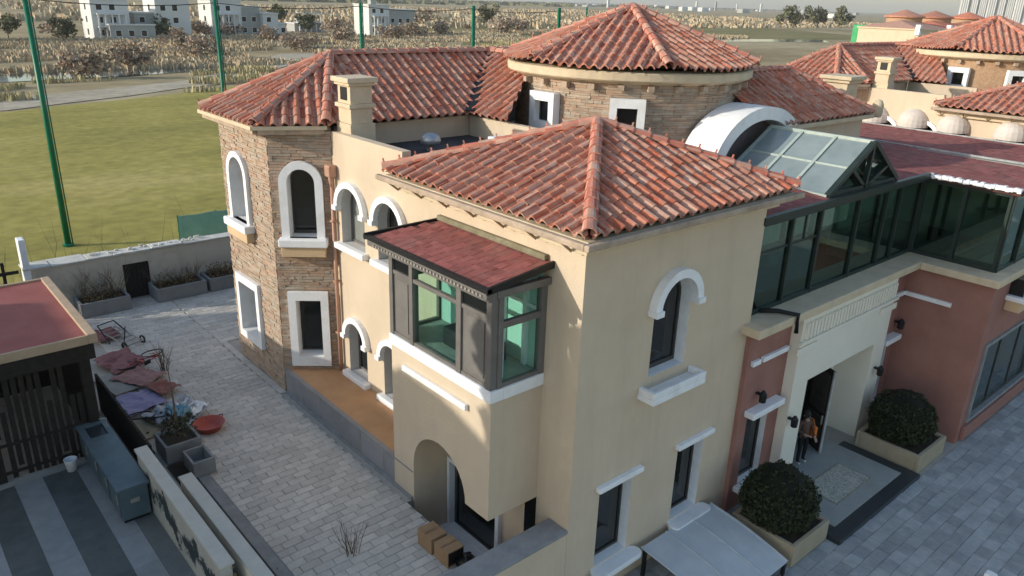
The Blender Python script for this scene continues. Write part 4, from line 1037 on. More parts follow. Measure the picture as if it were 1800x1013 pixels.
for i in range(26):
    x = -.75+i*.165
    if abs(x-1.3) > .15: MB().box(x,x+.115,19.97,20.0,CZ+random.choice((0,0,.3)),random.choice((4.28,4.28,3.4))).build('slat', WOODDARK, pg)
for i in range(27):
    y = 20.2+i*.165; MB().box(3.48,3.53,y,y+.09,CZ,zr-.63).build('slat', WOODDARK, pg)
MB().box(-.9,3.5,24.72,24.78,CZ,zr-.62).build('back_screen', WOODDARK, pg)
for z in (2.5,1.75): MB().box(-.8,3.4,19.93,19.968,z,z+.07).build('rail', WOODDARK, pg)
lam = mat('lantern_glass',(.5,.48,.42),scale=5)
for x, y, z in ((1.9,21.,4.0),(2.3,21.6,3.9),(2.9,21.2,4.05)):
    l = MB().tube([(x,y,zr-.13),(x,y,z+.2)],.008,5).build('lantern_cord', BLACK, pg); mb = MB(); mb.lathe((x,y),[(.03,z-.02),(.07,z),(.07,z+.16),(.02,z+.2)],10); mb.build('lantern', lam, l)
tb = thing('garden_table', 'small round dark table with chairs under the pergola', 'table', (1.6,22.2,CZ))
mb = MB(); mb.lathe((1.6,22.2),[(0,2.3),(.5,2.3),(.52,2.33),(.5,2.36),(0,2.36)],20); mb.build('top', GREYSTONE, tb); MB().tube([(1.6,22.2,CZ),(1.6,22.2,2.3)],.05,8).build('leg', BLACK, tb)
# counter
ct = thing('outdoor_counter', 'blue grey outdoor kitchen counter standing on the striped patio', 'counter', (3.4,18.2,CZ))
CTR = mat('counter_blue_grey',(.085,.125,.145),(.12,.165,.185),scale=2,rough=.4)
MB().box(3.1,3.7,16.45,20.0,CZ+.08,2.46).build('cabinet', CTR, ct, bevel=.01); MB().box(3.13,3.67,16.5,19.9,CZ-.005,CZ+.079).build('plinth', BLACK, ct)
mb = MB(); mb.box(3.04,3.74,16.4,19.1,2.462,2.53); mb.box(3.04,3.2,19.1,19.75,2.462,2.53); mb.box(3.6,3.74,19.1,19.75,2.462,2.53); mb.box(3.04,3.74,19.75,20.05,2.462,2.53); mb.build('worktop', CTR, ct, bevel=.01)
MB().box(3.2,3.6,19.1,19.75,2.2,2.48).build('sink', DARKGRANITE, ct); MB().tube([(3.66,19.4,2.53),(3.66,19.4,2.8),(3.5,19.4,2.83)],.015,6).build('tap', STUD, ct)
for i in range(4): 
    d_ = MB().box(3.085,3.099,16.55+i*.86,17.33+i*.86,CZ+.14,2.4).build('cabinet_door', CTR, ct, bevel=.004); MB().box(3.06,3.084,16.62+i*.86,16.64+i*.86,2.05,2.3).build('handle', STUD, d_)
MB().box(3.3,3.5,16.42,16.449,2.1,2.2).build('name_plate', STUD, ct)
b_ = thing('bucket', 'pale plastic bucket at the corner of the pergola', 'bucket', (2.74,19.5,CZ))
mb = MB(); mb.lathe((2.74,19.5),[(0,CZ),(.11,CZ),(.15,CZ+.3),(.16,CZ+.32),(.14,CZ+.32),(.1,CZ+.04),(0,CZ+.04)],16); mb.build('pail', WHITE, b_, smooth=True)
mb = MB(); mb.tube([(2.74+.15*math.cos(t),19.5,CZ+.3-.12*math.sin(t)) for t in [math.pi*i/8 for i in range(9)]],.006,5); mb.build('handle', BLACK, b_)
lt = thing('low_table', 'blue grey low table at the bottom of the striped patio', 'table', (1.75,13.9,CZ))
MB().box(1.1,2.2,13.2,14.35,1.98,2.05).build('top', CTR, lt, bevel=.03)
for x, y in ((1.2,13.3),(2.1,13.3),(1.2,14.25),(2.1,14.25)): MB().box(x-.03,x+.03,y-.03,y+.03,CZ,1.979).build('leg', BLACK, lt)
fc = thing('slat_fence', 'low dark slatted fence between the counter and the courtyard', 'fence', (4.2,20,CZ))
for i in range(30): MB().box(4.1,4.16,17.5+i*.16,17.62+i*.16,CZ,2.75).build('slat', WOODDARK, fc)
for z in (1.85,2.5): MB().box(4.161,4.2,17.45,22.3,z,z+.08).build('rail', WOODDARK, fc)

# ------------------------------------------------------------------ clutter along the courtyard edge
def cloth(name, label, cat, cx, cy, w_, l_, m, rz=0, amp=.05, seed=1, group=None, z=CZ):
    n = 22; mb = MB(); vs = []
    for i in range(n+1):
        for j in range(n+1):
            x, y = (i/n-.5)*w_, (j/n-.5)*l_
            h = amp*1.2*(1+mnoise.noise(Vector((x*3+seed*7,y*3,seed))))+amp*(1+mnoise.noise(Vector((x*7,y*7,seed*3))))
            e = 1+.28*mnoise.noise(Vector((x*2.2,y*2.2,seed+5))); vs.append((x*e, y*e, .02+h))
    top = [(i*(n+1)+j,(i+1)*(n+1)+j,(i+1)*(n+1)+j+1,i*(n+1)+j+1) for i in range(n) for j in range(n)]
    mb.add(vs, top); o = mb.build(name, m, None, (0,0,0), smooth=True); o.location = (cx,cy,z); o.rotation_euler.z = rz
    s_ = o.modifiers.new('s','SOLIDIFY'); s_.thickness = .008; return tag(o, label, cat, group)
REDT = mat('red_tarp',(.19,.065,.065),(.27,.11,.105),scale=3,rough=.55); PINKT = mat('faded_red_cloth',(.30,.16,.15),(.38,.23,.21),scale=4)
PURP = mat('lilac_sheet',(.24,.22,.38),(.32,.29,.46),scale=2,rough=.5); PALE = mat('pale_sheet',(.33,.36,.40),(.43,.46,.50),scale=3,rough=.5); BLUE = mat('light_blue_sheet',(.16,.33,.42),(.22,.42,.5),scale=3,rough=.5); GREYC = mat('grey_board',(.27,.27,.25),(.34,.34,.31),scale=3)
cloth('tarp', 'crumpled red tarpaulin under the bicycle', 'tarpaulin', 5.4, 25.0, 1.2, 1.5, REDT, .2, .06, 1)
cloth('tarp', 'dark red tarpaulin end by the folded metal frame', 'tarpaulin', 5.55, 27.5, .9, 1.1, REDT, .1, .05, 2)
cloth('cloth', 'faded pink cloth strip beside the lilac sheet', 'cloth', 5.55, 23.5, 1.0, 1.2, PINKT, .5, .05, 3)
cloth('cloth', 'lilac plastic sheet spread on the paving', 'sheet', 5.05, 21.9, 1.1, 1.3, PURP, .15, .04, 4)
cloth('cloth', 'rusty brown cloth heap right of the lilac sheet', 'cloth', 5.85, 22.3, .6, .9, mat('rust_cloth',(.25,.10,.08),(.31,.15,.12),scale=4), .3, .08, 5)
cloth('cloth', 'pale plastic sheet bundled behind the planter box', 'sheet', 5.5, 20.55, 1.3, 1.0, PALE, .3, .12, 6)
cloth('cloth', 'light blue plastic sheet folded among the pale bundles', 'sheet', 5.6, 20.1, .5, .7, BLUE, .2, .14, 7, z=CZ+.12)
cloth('cloth', 'white crumpled wrap lying near the red tub', 'sheet', 6.0, 20.4, .7, .8, WHITE, .6, .12, 8)
def board(lab, cx, cy, w_, l_, rz, m, tilt=.0, z=.03):
    o = MB().box(-w_/2,w_/2,-l_/2,l_/2,0,.04).build('board', m, None, (0,0,0), bevel=.006); o.location = (cx,cy,CZ+z); o.rotation_euler = (tilt,0,rz); return tag(o, lab, 'board', 'loose boards among the clutter')
board('grey board flat on the paving beside the pink cloth', 4.95, 23.6, .9, 1.5, .2, GREYC); board('long pale board slanting over the bundles', 5.75, 19.75, .16, 1.6, -.9, PALE, .1, .14); board('yellowish panel leaning by the dark fence', 4.75, 20.3, .5, .9, .1, mat('yellow_panel',(.36,.33,.22),scale=3), .2, .08)
tub = thing('tub', 'shallow red plastic tub at the edge of the clutter', 'tub', (6.12,19.35,CZ), rz=.4)
mb = MB(); mb.lathe((0,0),[(0,.0),(.3,.0),(.4,.2),(.43,.21),(.39,.215),(.28,.04),(0,.04)],24); mb.build('basin', mat('red_plastic',(.40,.07,.05),(.46,.10,.07),scale=3,rough=.4), tub, local=True, smooth=True)
mb = MB(); mb.tube([(.4,-.1,.2),(.52,0,.22),(.4,.1,.2)],.018,6); mb.build('handle', REDT, tub, local=True)
def bicycle(label, loc, rz, lean, paint, group='bicycles in the clutter'):
    b = thing('bicycle', label, 'bicycle', loc, group); b.rotation_euler = (lean,0,rz); r = .33
    for x in (-.5,.5):
        mb = MB(); mb.tube([(x+r*math.cos(t),0,r+r*math.sin(t)) for t in [2*math.pi*i/24 for i in range(25)]],.02,6,cap=False); w_ = mb.build('wheel', BLACK, b, local=True, smooth=True)
        mb = MB()
        for i in range(10):
            t = 2*math.pi*i/10; mb.tube([(x,0,r),(x+r*.97*math.cos(t),0,r+r*.97*math.sin(t))],.004,3,cap=False)
        mb.build('spokes', STUD, w_, local=True)
    mb = MB(); B_, S_, H_, RW, FWh = (-.08,0,.3), (-.2,0,.78), (.33,0,.82), (-.5,0,.33), (.5,0,.33)
    for p, q in ((B_,S_),(B_,H_),(S_,H_),(B_,RW),(S_,RW)): mb.tube([p,q],.018,6)
    mb.build('frame', paint, b, local=True); mb = MB(); mb.tube([(.3,0,.95),H_,FWh],.016,6); mb.build('fork', paint, b, local=True)
    mb = MB(); mb.tube([(.2,-.28,1.0),(.32,-.2,.98),(.32,.2,.98),(.2,.28,1.0)],.012,6); mb.build('handlebar', BLACK, b, local=True)
    MB().box(-.34,-.1,-.07,.07,.84,.9).build('saddle', BLACK, b, local=True, bevel=.03); mb = MB(); mb.tube([S_,(-.21,0,.84)],.014,6); mb.build('seat_post', STUD, b, local=True)
    mb = MB(); mb.tube([(-.08,.05,.3),(-.08,.05,.14)],.012,5); mb.tube([(-.08,-.05,.3),(-.08,-.05,.46)],.012,5); mb.build('cranks', BLACK, b, local=True)
bicycle('red bicycle lying on its side on the red tarpaulin', (5.75,24.9,CZ+.12), .5, R(80), mat('red_paint',(.35,.03,.04),scale=3,rough=.35))
bicycle('dark bicycle toppled among the pale plastic bundles', (5.35,21.0,CZ+.16), -.3, R(78), BLACK)
fm = thing('folding_frame', 'folded black and silver metal cart frame lying near the troughs', 'cart', (5.95,26.75,CZ), rz=.35)
mb = MB()
for x in (-.28,.28): mb.tube([(x,-.75,.12),(x,.8,.3)],.025,6)
mb.build('side_rails', STUD, fm, local=True); mb = MB()
for i in range(6): mb.tube([(-.28,-.7+i*.28,.13+i*.03),(.28,-.7+i*.28,.13+i*.03)],.02,6)
mb.build('cross_bars', STUD, fm, local=True); mb = MB(); mb.tube([(-.4,.1,.05),(-.3,.8,.5),(.3,.8,.5),(.42,.1,.05)],.025,6); mb.tube([(-.3,-.5,.05),(.3,.2,.4)],.02,6); mb.build('handle_bar', BLACK, fm, local=True)
for x in (-.34,.34):
    mb = MB(); mb.tube([(x,-.6+.12*math.cos(t),.12+.12*math.sin(t)) for t in [2*math.pi*i/14 for i in range(15)]],.03,6,cap=False); mb.build('wheel', BLACK, fm, local=True)
pb = thing('planter_box', 'dark square planter box with a thin bare sapling beside the clutter', 'planter', (5.1,18.55,CZ))
mb = MB(); a, b, c, d = 4.65, 5.55, 18.25, 19.15
mb.box(a,b,c,c+.07,CZ,2.1); mb.box(a,b,d-.07,d,CZ,2.1); mb.box(a,a+.07,c+.07,d-.07,CZ,2.1); mb.box(b-.07,b,c+.07,d-.07,CZ,2.1); mb.build('box', GREYCON, pb, bevel=.01); MB().box(a+.07,b-.07,c+.07,d-.07,CZ,2.02).build('soil', SOIL, pb)
p2 = thing('planter_box', 'empty grey box lying against the kerb below the sapling', 'planter', (5.25,17.6,CZ)); mb = MB(); mb.box(4.95,5.5,17.2,17.26,CZ+.04,2.05); mb.box(4.95,5.5,17.9,17.96,CZ+.04,2.05); mb.box(5.44,5.5,17.26,17.9,CZ+.04,2.05); mb.box(4.95,5.01,17.26,17.9,CZ+.04,2.05); mb.box(5.01,5.44,17.26,17.9,CZ+.04,CZ+.1); mb.build('box', GREYCON, p2, bevel=.01)
sp = thing('sapling', 'thin bare sapling staked in the dark planter box', 'tree', (5.1,18.7,2.02)); MB().tube([(5.1,18.7,2.0),(5.12,18.72,3.0),(5.1,18.75,4.0)],[.03,.024,.01],6).build('trunk', TWIG, sp); twigs(sp, (5.11,18.72,2.3), 14, .9, .3, TWIG, 12, up=.45); leaves(sp, [(5.1+rnd.gauss(0,.25),18.7+rnd.gauss(0,.25),2.3+abs(rnd.gauss(0,.18))) for _ in range(260)], .1, LEAF, 31)
for (x, y, n_, h_, lab) in ((6.35,23.7,22,1.1,'bunch of bare reddish stems standing in front of the red tarpaulin'),(6.6,12.4,14,.9,'sparse bare stems at the bottom edge of the courtyard')):
    s = thing('bare_stems', lab, 'shrub', (x,y,CZ)); twigs(s, (x,y,CZ), n_, h_, .6, TWIG, int(x*10), up=.9, fork=2)
for (a, b, c, d, h, lab) in ((7.9,8.32,11.28,11.8,.42,'cardboard box standing against the courtyard edge, farther of two'),(7.93,8.36,10.72,11.22,.4,'cardboard box with open dark end, nearer of two')):
    cb = thing('cardboard_box', lab, 'box', ((a+b)/2,(c+d)/2,CZ), group='cardboard boxes under the bay')
    mb = MB(); mb.box(a,b,c,d,CZ+.01,CZ+h); mb.build('carton', CARD, cb, bevel=.008); MB().box(a-.001,b+.001,(c+d)/2-.03,(c+d)/2+.03,CZ+h,CZ+h+.004).build('tape', mat('parcel_tape',(.25,.16,.09),scale=5,rough=.35), cb)
    if c < 11: MB().box(a+.02,b-.02,c-.003,c-.001,CZ+.05,CZ+h-.03).build('open_end', BLACK, cb)
bg_ = thing('rubbish_bag', 'black rubbish bag slumped beside the nearer cardboard box', 'bag', (8.28,10.5,CZ)); mb = MB()
mb.lathe((8.28,10.5),[(0,CZ),(.2,CZ),(.25,CZ+.1),(.19,CZ+.22),(.07,CZ+.3),(.09,CZ+.36),(0,CZ+.34)],14); mb.v = [(x+.04*mnoise.noise(Vector((x*9,y*9,z*9))),y+.04*mnoise.noise(Vector((y*9,x*9,z*7))),z) for x,y,z in mb.v]; mb.build('sack', mat('black_plastic',(.012,.012,.013),scale=4,rough=.3), bg_, smooth=True)

# ------------------------------------------------------------------ entrance: step, mat, bushes, canopy, person
mb = MB(); mb.box(17.95,21.95,7.0,9.95,-.03,.13); st = tag(mb.build('entrance_step', mat('step_stone',(.30,.315,.30),(.36,.375,.36),scale=2,rough=.5), bevel=.01), kind='structure')
mb = MB(); mb.box(17.5,22.35,6.6,6.995,-.03,.12); mb.build('step_border', DARKGRANITE, st, bevel=.01); MB().box(21.955,22.35,7.0,9.0,-.03,.12).build('step_border', DARKGRANITE, st, bevel=.01); MB().box(17.5,17.945,7.0,9.0,-.03,.12).build('step_border', DARKGRANITE, st, bevel=.01)
MM = mat('mat_weave',(.46,.44,.37),(.56,.54,.46),scale=6)
def motif(m):
    t = m.node_tree; N, L = t.nodes, t.links; b = N['Principled BSDF']; src = b.inputs['Base Color'].links[0].from_socket
    g = N.new('ShaderNodeNewGeometry'); n1 = N.new('ShaderNodeTexNoise'); n1.inputs['Scale'].default_value = 5; n1.inputs['Distortion'].default_value = 2.5; L.new(g.outputs['Position'], n1.inputs[0])
    r = N.new('ShaderNodeValToRGB'); e = r.color_ramp.elements; e[0].position = .44; e[0].color = (0,0,0,1); e[1].position = .5; e[1].color = (1,1,1,1); q = e.new(.58); q.color = (0,0,0,1); L.new(n1.outputs['Fac'], r.inputs[0])
    mx = N.new('ShaderNodeMix'); mx.data_type = 'RGBA'; L.new(r.outputs[0], mx.inputs[0]); L.new(src, mx.inputs[6]); mx.inputs[7].default_value = (.2,.215,.20,1); L.new(mx.outputs[2], b.inputs['Base Color'])
motif(MM)
dm = thing('doormat', 'large beige doormat with a scrolled grey pattern on the entrance step', 'doormat', (19.95,7.95,.13)); MB().box(18.95,20.9,7.48,8.42,.131,.147).build('mat_field', MM, dm); 
mb = MB(); 
for a in ((18.9,20.95,7.42,7.478),(18.9,20.95,8.422,8.48),(18.9,18.948,7.478,8.422),(20.902,20.95,7.478,8.422)): mb.box(*a,.131,.15)
mb.build('mat_border', mat('mat_edge',(.3,.29,.24),scale=6), dm)
BPL = mat('beige_planter',(.36,.30,.21),(.43,.36,.26),scale=2)
for i,(x0,x1,y0,y1,bx_,by_,lab,lab2) in enumerate(((15.7,17.45,6.95,8.75,16.5,7.95,'square beige planter left of the entrance step','round clipped bush left of the entrance step'),(22.45,24.4,6.75,8.7,23.35,7.8,'square beige planter right of the entrance step','round clipped bush right of the entrance step'))):
    p = thing('square_planter', lab, 'planter', ((x0+x1)/2,(y0+y1)/2,0), group='planters flanking the entrance'); t_ = .12
    mb = MB(); mb.box(x0,x1,y0,y0+t_,-.02,.6); mb.box(x0,x1,y1-t_,y1,-.02,.6); mb.box(x0,x0+t_,y0+t_,y1-t_,-.02,.6); mb.box(x1-t_,x1,y0+t_,y1-t_,-.02,.6); mb.build('box', BPL, p, bevel=.02); MB().box(x0+t_,x1-t_,y0+t_,y1-t_,-.02,.52).build('soil', SOIL, p)
    b = thing('clipped_bush', lab2, 'bush', (bx_,by_,.52), group='clipped bushes flanking the entrance'); r_ = random.Random(40+i); P = []
    for k in range(9000):
        v = Vector((r_.gauss(0,1),r_.gauss(0,1),r_.gauss(0,1))).normalized(); q = 1+.10*mnoise.noise(v*2.2+Vector((i*9,0,0)))+.09*mnoise.noise(v*6)+(.05 if r_.random() < .06 else 0); rad = .95*q*(1-.16*r_.random()**2.2)
        if v.z > -.62: P.append((bx_+v.x*rad, by_+v.y*rad, 1.12+v.z*rad*.92))
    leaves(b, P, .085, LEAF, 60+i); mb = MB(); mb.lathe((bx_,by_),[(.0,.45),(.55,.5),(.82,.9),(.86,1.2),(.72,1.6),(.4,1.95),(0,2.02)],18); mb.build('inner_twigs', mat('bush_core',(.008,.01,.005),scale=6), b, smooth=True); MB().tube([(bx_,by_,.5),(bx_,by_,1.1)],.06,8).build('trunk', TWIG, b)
cn = thing('stair_canopy', 'pale grey sheet canopy over the basement stair below the front windows', 'canopy', (14,8,0))
CAN = mat('pale_sheet_metal',(.48,.52,.56),(.56,.60,.63),scale=2,rough=.45)
V = Vector((0,-2.3,-.38)); fr = Fr((15.35,9.2,.78), (-1,0,0), V)
def bow(u0, u1, n0, n1, N=8):
    mb = MB()
    for i in range(N):
        a, b = 2.33*i/N, 2.33*(i+1)/N; ha, hb = .07*math.sin(math.pi*i/N), .07*math.sin(math.pi*(i+1)/N)
        P = [fr.p(u0,a,n0+ha),fr.p(u1,a,n0+ha),fr.p(u1,b,n0+hb),fr.p(u0,b,n0+hb),fr.p(u0,a,n1+ha),fr.p(u1,a,n1+ha),fr.p(u1,b,n1+hb),fr.p(u0,b,n1+hb)]
        mb.add(P, [(3,2,1,0),(4,5,6,7),(1,2,6,5),(3,0,4,7)]+([(0,1,5,4)] if i == 0 else [])+([(2,3,7,6)] if i == N-1 else []))
    return mb
for k in range(3): bow(.02+k*.93, (k+1)*.93, -.03, 0).build('sheet', CAN, cn)
for k in range(4): bow(k*.93-.02, k*.93+.02, .0, .03).build('seam', CAN, cn)
for x in (12.6,15.3):
    for y, z in ((6.95,.38),(9.1,.74)): MB().box(x-.04,x+.04,y-.04,y+.04,-.02,z-.02).build('post', BLACK, cn)
wb = thing('marker_post', 'small white marker post at the bottom edge of the drive', 'post', (19.35,3.2,0)); q = pix(1742,1010,z=.25); wb.location = (q.x,q.y,0); ORG[wb.name] = Vector((q.x,q.y,0)); MB().box(q.x-.12,q.x+.12,q.y-.12,q.y+.12,-.02,.28).build('post', WHITE, wb, bevel=.03)

def person():
    p = thing('person', 'person in dark trousers and brown jacket with an orange bag in the doorway', 'person', (20.05,9.25,.13), rz=R(-25))
    # joints, in metres, facing -Y; right is -X
    J = {'pel':(0,0,.93),'chest':(0,.01,1.28),'neck':(0,0,1.46),'head':(0,-.02,1.60),
         'hl':(.09,0,.9),'kl':(.11,-.03,.5),'al':(.12,.02,.1),'tl':(.13,-.13,.05),'hr':(-.09,0,.9),'kr':(-.1,-.05,.5),'ar':(-.12,-.06,.1),'tr':(-.13,-.2,.05),
         'sl':(.18,.01,1.4),'el':(.27,-.02,1.14),'wl':(.25,-.16,.95),'sr':(-.18,.01,1.4),'er':(-.26,-.02,1.14),'wr':(-.14,-.24,1.08),'hnl':(.24,-.22,.9),'hnr':(-.08,-.29,1.08)}
    rad = {'pel':.15,'chest':.155,'neck':.065,'head':.1,'hl':.095,'kl':.065,'al':.05,'tl':.045,'hr':.095,'kr':.065,'ar':.05,'tr':.045,'sl':.075,'el':.055,'wl':.035,'sr':.075,'er':.055,'wr':.035,'hnl':.035,'hnr':.035}
    E = [('pel','chest'),('chest','neck'),('neck','head'),('pel','hl'),('hl','kl'),('kl','al'),('al','tl'),('pel','hr'),('hr','kr'),('kr','ar'),('ar','tr'),('chest','sl'),('sl','el'),('el','wl'),('wl','hnl'),('chest','sr'),('sr','er'),('er','wr'),('wr','hnr')]
    for hn, w_, sg in (('hnl','wl',1),('hnr','wr',-1)):
        h = Vector(J[hn]); d = (h-Vector(J[w_])).normalized(); sd_ = Vector((0,0,1)).cross(d).normalized()
        for k in range(5):
            o = sd_*(-.03+.02*k) if k < 4 else sd_*.04; l = (.07,.08,.075,.06,.05)[k]; n1, n2 = hn+'a%d' % k, hn+'b%d' % k
            J[n1] = tuple(h+d*.03+o); J[n2] = tuple(h+d*(.03+l)+o*1.15+Vector((0,0,-.02))); rad[n1] = .011; rad[n2] = .008; E += [(hn,n1),(n1,n2)]
    K = list(J); me = bpy.data.meshes.new('body'); me.from_pydata([J[k] for k in K], [(K.index(a),K.index(b)) for a,b in E], [])
    o = bpy.data.objects.new('body', me); COL.objects.link(o); o.parent = p
    sk = o.modifiers.new('skin','SKIN'); o.modifiers.new('sub','SUBSURF').render_levels = 1
    o.modifiers['sub'].levels = 1
    for i, k in enumerate(K): me.skin_vertices[0].data[i].radius = (rad[k],rad[k]*(.75 if k in ('pel','chest') else 1)); me.skin_vertices[0].data[i].use_root = k == 'pel'
    bpy.context.view_layer.update(); dg = bpy.context.evaluated_depsgraph_get(); me2 = bpy.data.meshes.new_from_object(o.evaluated_get(dg)); o.modifiers.clear(); o.data = me2
    me2.materials.clear()
    for m_ in (mat('skin',(.42,.27,.2),scale=5), mat('brown_jacket',(.10,.06,.045),(.15,.09,.07),scale=8), mat('black_trousers',(.013,.013,.016),scale=8), mat('white_shoe',(.65,.64,.62),scale=8)): me2.materials.append(m_)
    for f in me2.polygons:
        c = f.center; f.use_smooth = True
        hand = (c.z < .97 and c.x > .2) or (c.y < -.23 and c.z > .9)
        f.material_index = 0 if c.z > 1.45 or hand else 1 if c.z > .9 else 2 if c.z > .09 else 3
    mb = MB(); mb.lathe((0,.0),[(.1,1.5),(.118,1.58),(.115,1.68),(.07,1.745),(0,1.76)],16); mb.v = [(x,y*1.1+.02+(.03 if y < 0 else 0),z) for x,y,z in mb.v]
    mb.build('hair', BLACK, p, local=True, smooth=True)
    SK = bpy.data.materials['skin']
    mb = MB(); mb.lathe((0,-.115),[(.0,1.575),(.016,1.58),(.012,1.61),(0,1.63)],8); mb.build('nose', SK, p, local=True, smooth=True)
    for s_ in (-1,1):
        mb = MB(); mb.lathe((s_*.036,-.112),[(0,1.618),(.011,1.625),(0,1.632)],8); mb.build('eye', BLACK, p, local=True)
        mb = MB(); mb.lathe((s_*.104,0),[(0,1.57),(.018,1.6),(0,1.64)],8); mb.build('ear', SK, p, local=True)
    MB().box(-.025,.025,-.118,-.1,1.55,1.558).build('mouth', mat('lip',(.28,.11,.1),scale=5), p, local=True)
    bgo = thing('shoulder_bag', 'bright orange bag hanging at the side of the person', 'bag', (20.05,9.25,.13), rz=R(-25))
    MB().box(.24,.33,-.16,.14,.86,1.24).build('pouch', mat('orange_cloth',(.65,.17,.03),(.75,.22,.05),scale=5), bgo, local=True, bevel=.03)
    mb = MB(); mb.tube([(.28,-.1,1.22),(.2,-.05,1.47),(.2,.06,1.47),(.28,.1,1.22)],.012,5); mb.build('strap', bpy.data.materials['orange_cloth'], bgo, local=True)
person()

# ------------------------------------------------------------------ country beyond the field
REED = mat('dry_reed',(.40,.31,.19),(.52,.42,.28),scale=.15,rnd=.35,hue=.015,bump=0,rough=.95); REEDY = mat('yellow_reed',(.38,.32,.17),(.48,.41,.24),scale=.2,rnd=.3,bump=0,rough=.95)
BROWNB = mat('bare_brush',(.30,.22,.155),(.42,.33,.24),scale=.4,rnd=.35,hue=.02,bump=0,rough=.95); EVERG = mat('evergreen_leaf',(.10,.105,.05),(.17,.165,.085),scale=.5,rnd=.4,hue=.02,bump=0,rough=.9)
def reeds(label, name, region, n, h, m, seed, thr=-.05, fq=.03, wd=.22):
    r_ = random.Random(seed); mb = MB(); k = 0
    while k < n:
        x, y = region(r_)
        if mnoise.noise(Vector((x*fq,y*fq*2,seed))) < thr: k += .2; continue
        hh = h*r_.uniform(.5,1.25)*(1+.5*mnoise.noise(Vector((x*.1,y*.1,3)))); a = r_.uniform(0,3.14); w_ = wd*r_.uniform(.6,1.6); dx, dy = math.cos(a)*w_, math.sin(a)*w_; lx, ly = r_.uniform(-.25,.25)*hh, r_.uniform(-.25,.25)*hh
        mb.poly((x-dx,y-dy,-.13),(x+dx,y+dy,-.13),(x+dx*.7+lx,y+dy*.7+ly,hh),(x-dx*.3+lx,y-dy*.3+ly,hh*.9)); k += 1
    return tag(mb.build(name, m), label, 'reeds', kind='stuff')
def band(x0, x1, ya, yb):
    def f(r_):
        t = r_.random(); x = x0+(x1-x0)*t; y = ya(x)+(yb(x)-ya(x))*r_.random(); return x, y
    return f
reeds('dry brown reeds along the ditch beyond the golf field', 'reed_bed', band(-30,175, lambda x: 108+.5*max(0,x-40), lambda x: 128+.55*max(0,x-40)), 12000, .8, REEDY, 3, .08, .05, .13)
reeds('tall brown reed bed in front of the white villas', 'reed_bed', band(-30,330, lambda x: 142+.25*max(0,x-60), lambda x: 225+.25*max(0,x-60)), 60000, .75, REED, 4, -.12, .03, .2)
reeds('distant rough grassland reaching towards the horizon', 'grassland', band(-50,900, lambda x: 260+.1*x, lambda x: 620+.3*x), 16000, 2.0, REED, 6, .0, .012, .9)
def clump_tree(name, label, x, y, h, rad, m, seed, n=900, trunk=True, group=None, leaf=.5, cat='tree'):
    t = thing(name, label, cat, (x,y,-.12), group); r_ = random.Random(seed); P = []; cl = [(Vector((r_.gauss(0,.45)*rad, r_.gauss(0,.45)*rad, h*r_.uniform(.35,.9))), rad*r_.uniform(.3,.55)) for _ in range(12)]
    for k in range(n):
        c, q = r_.choice(cl); v = Vector((r_.gauss(0,1),r_.gauss(0,1),r_.gauss(0,1))).normalized()*q*r_.random()**.4; P.append(Vector((x,y,0))+c+v)
    leaves(t, P, leaf, m, seed+1, 'crown')
    mb = MB(); mb.tube([(x,y,-.12),(x,y,h*.4),(x+.1,y,h*.8)],[.16,.1,.04],6)
    for k in range(5): c, q = cl[k]; mb.tube([(x,y,h*.25),tuple(Vector((x,y,0))+c)],[.07,.02],5)
    mb.build('trunk', TWIG, t)
spots = [(118,72,'e'),(285,70,'e'),(488,45,'e'),(545,62,'e'),(650,48,'e'),(735,45,'b'),(775,62,'b'),(855,48,'e'),(720,66,'b'),(530,88,'b'),(240,120,'b'),(150,135,'b'),(480,75,'b'),(600,75,'b'),(320,85,'b'),(880,60,'b'),(910,58,'b'),(355,100,'b'),(1390,22,'e'),(1440,28,'e'),(1480,30,'e'),(690,70,'b'),(15,66,'e'),(98,64,'b'),(308,62,'e'),(348,64,'b'),(455,57,'e'),(205,68,'b'),(400,64,'b'),(585,58,'b'),(170,66,'e')]
where = ['dark evergreen between the two leftmost white villas','dark evergreen at the right of the second white villa','dark evergreen right of the white villas','evergreen bush near the flat white roof','dark evergreen at the foot of the small white villa','pale brown brush right of the small white villa','reddish brown brush left of the fourth net pole','dark evergreen right of the fourth net pole','low brown brush above the wing roof ridge','brown brush behind the second net pole','yellowish brush on the bank of the ditch','dry brush beside the first net pole','brown brush right of the second net pole','brown brush left of the third net pole','small brush in the shade of the reeds','brown brush left of the round roof','purple brown brush touching the round roof','brush near the golf field corner','dark trees on the skyline right of the round roof','dark trees left of the green wrapped building','dark tree beside the green wrapped building','brush above the left end of the wing ridge','dark evergreen in the top left corner below the shaded villa','brown brush between the two leftmost villas','small evergreen below the second white villa','brown brush left of the second net pole','evergreen at the right end of the stepped villa','brown brush in front of the columned porch','brown brush below the stepped villa','brown brush left of the small white villa','evergreen at the left corner of the columned villa']
for i, ((px_, py_, k), lab) in enumerate(zip(spots, where)):
    q = pix(px_, py_, z=0.); d_ = q.length
    if d_ > 600: q = q*(600/d_)
    s_ = max(1, q.length/230); e = k == 'e'
    clump_tree('evergreen_tree' if e else 'brush', lab, q.x, q.y, (5.5 if e else 3.4)*s_, (3.0 if e else 3.8)*s_, EVERG if e else BROWNB, 100+i, 800, leaf=.75*s_, cat='tree' if e else 'shrub', group='trees beyond the field' if e else 'brush beyond the field')
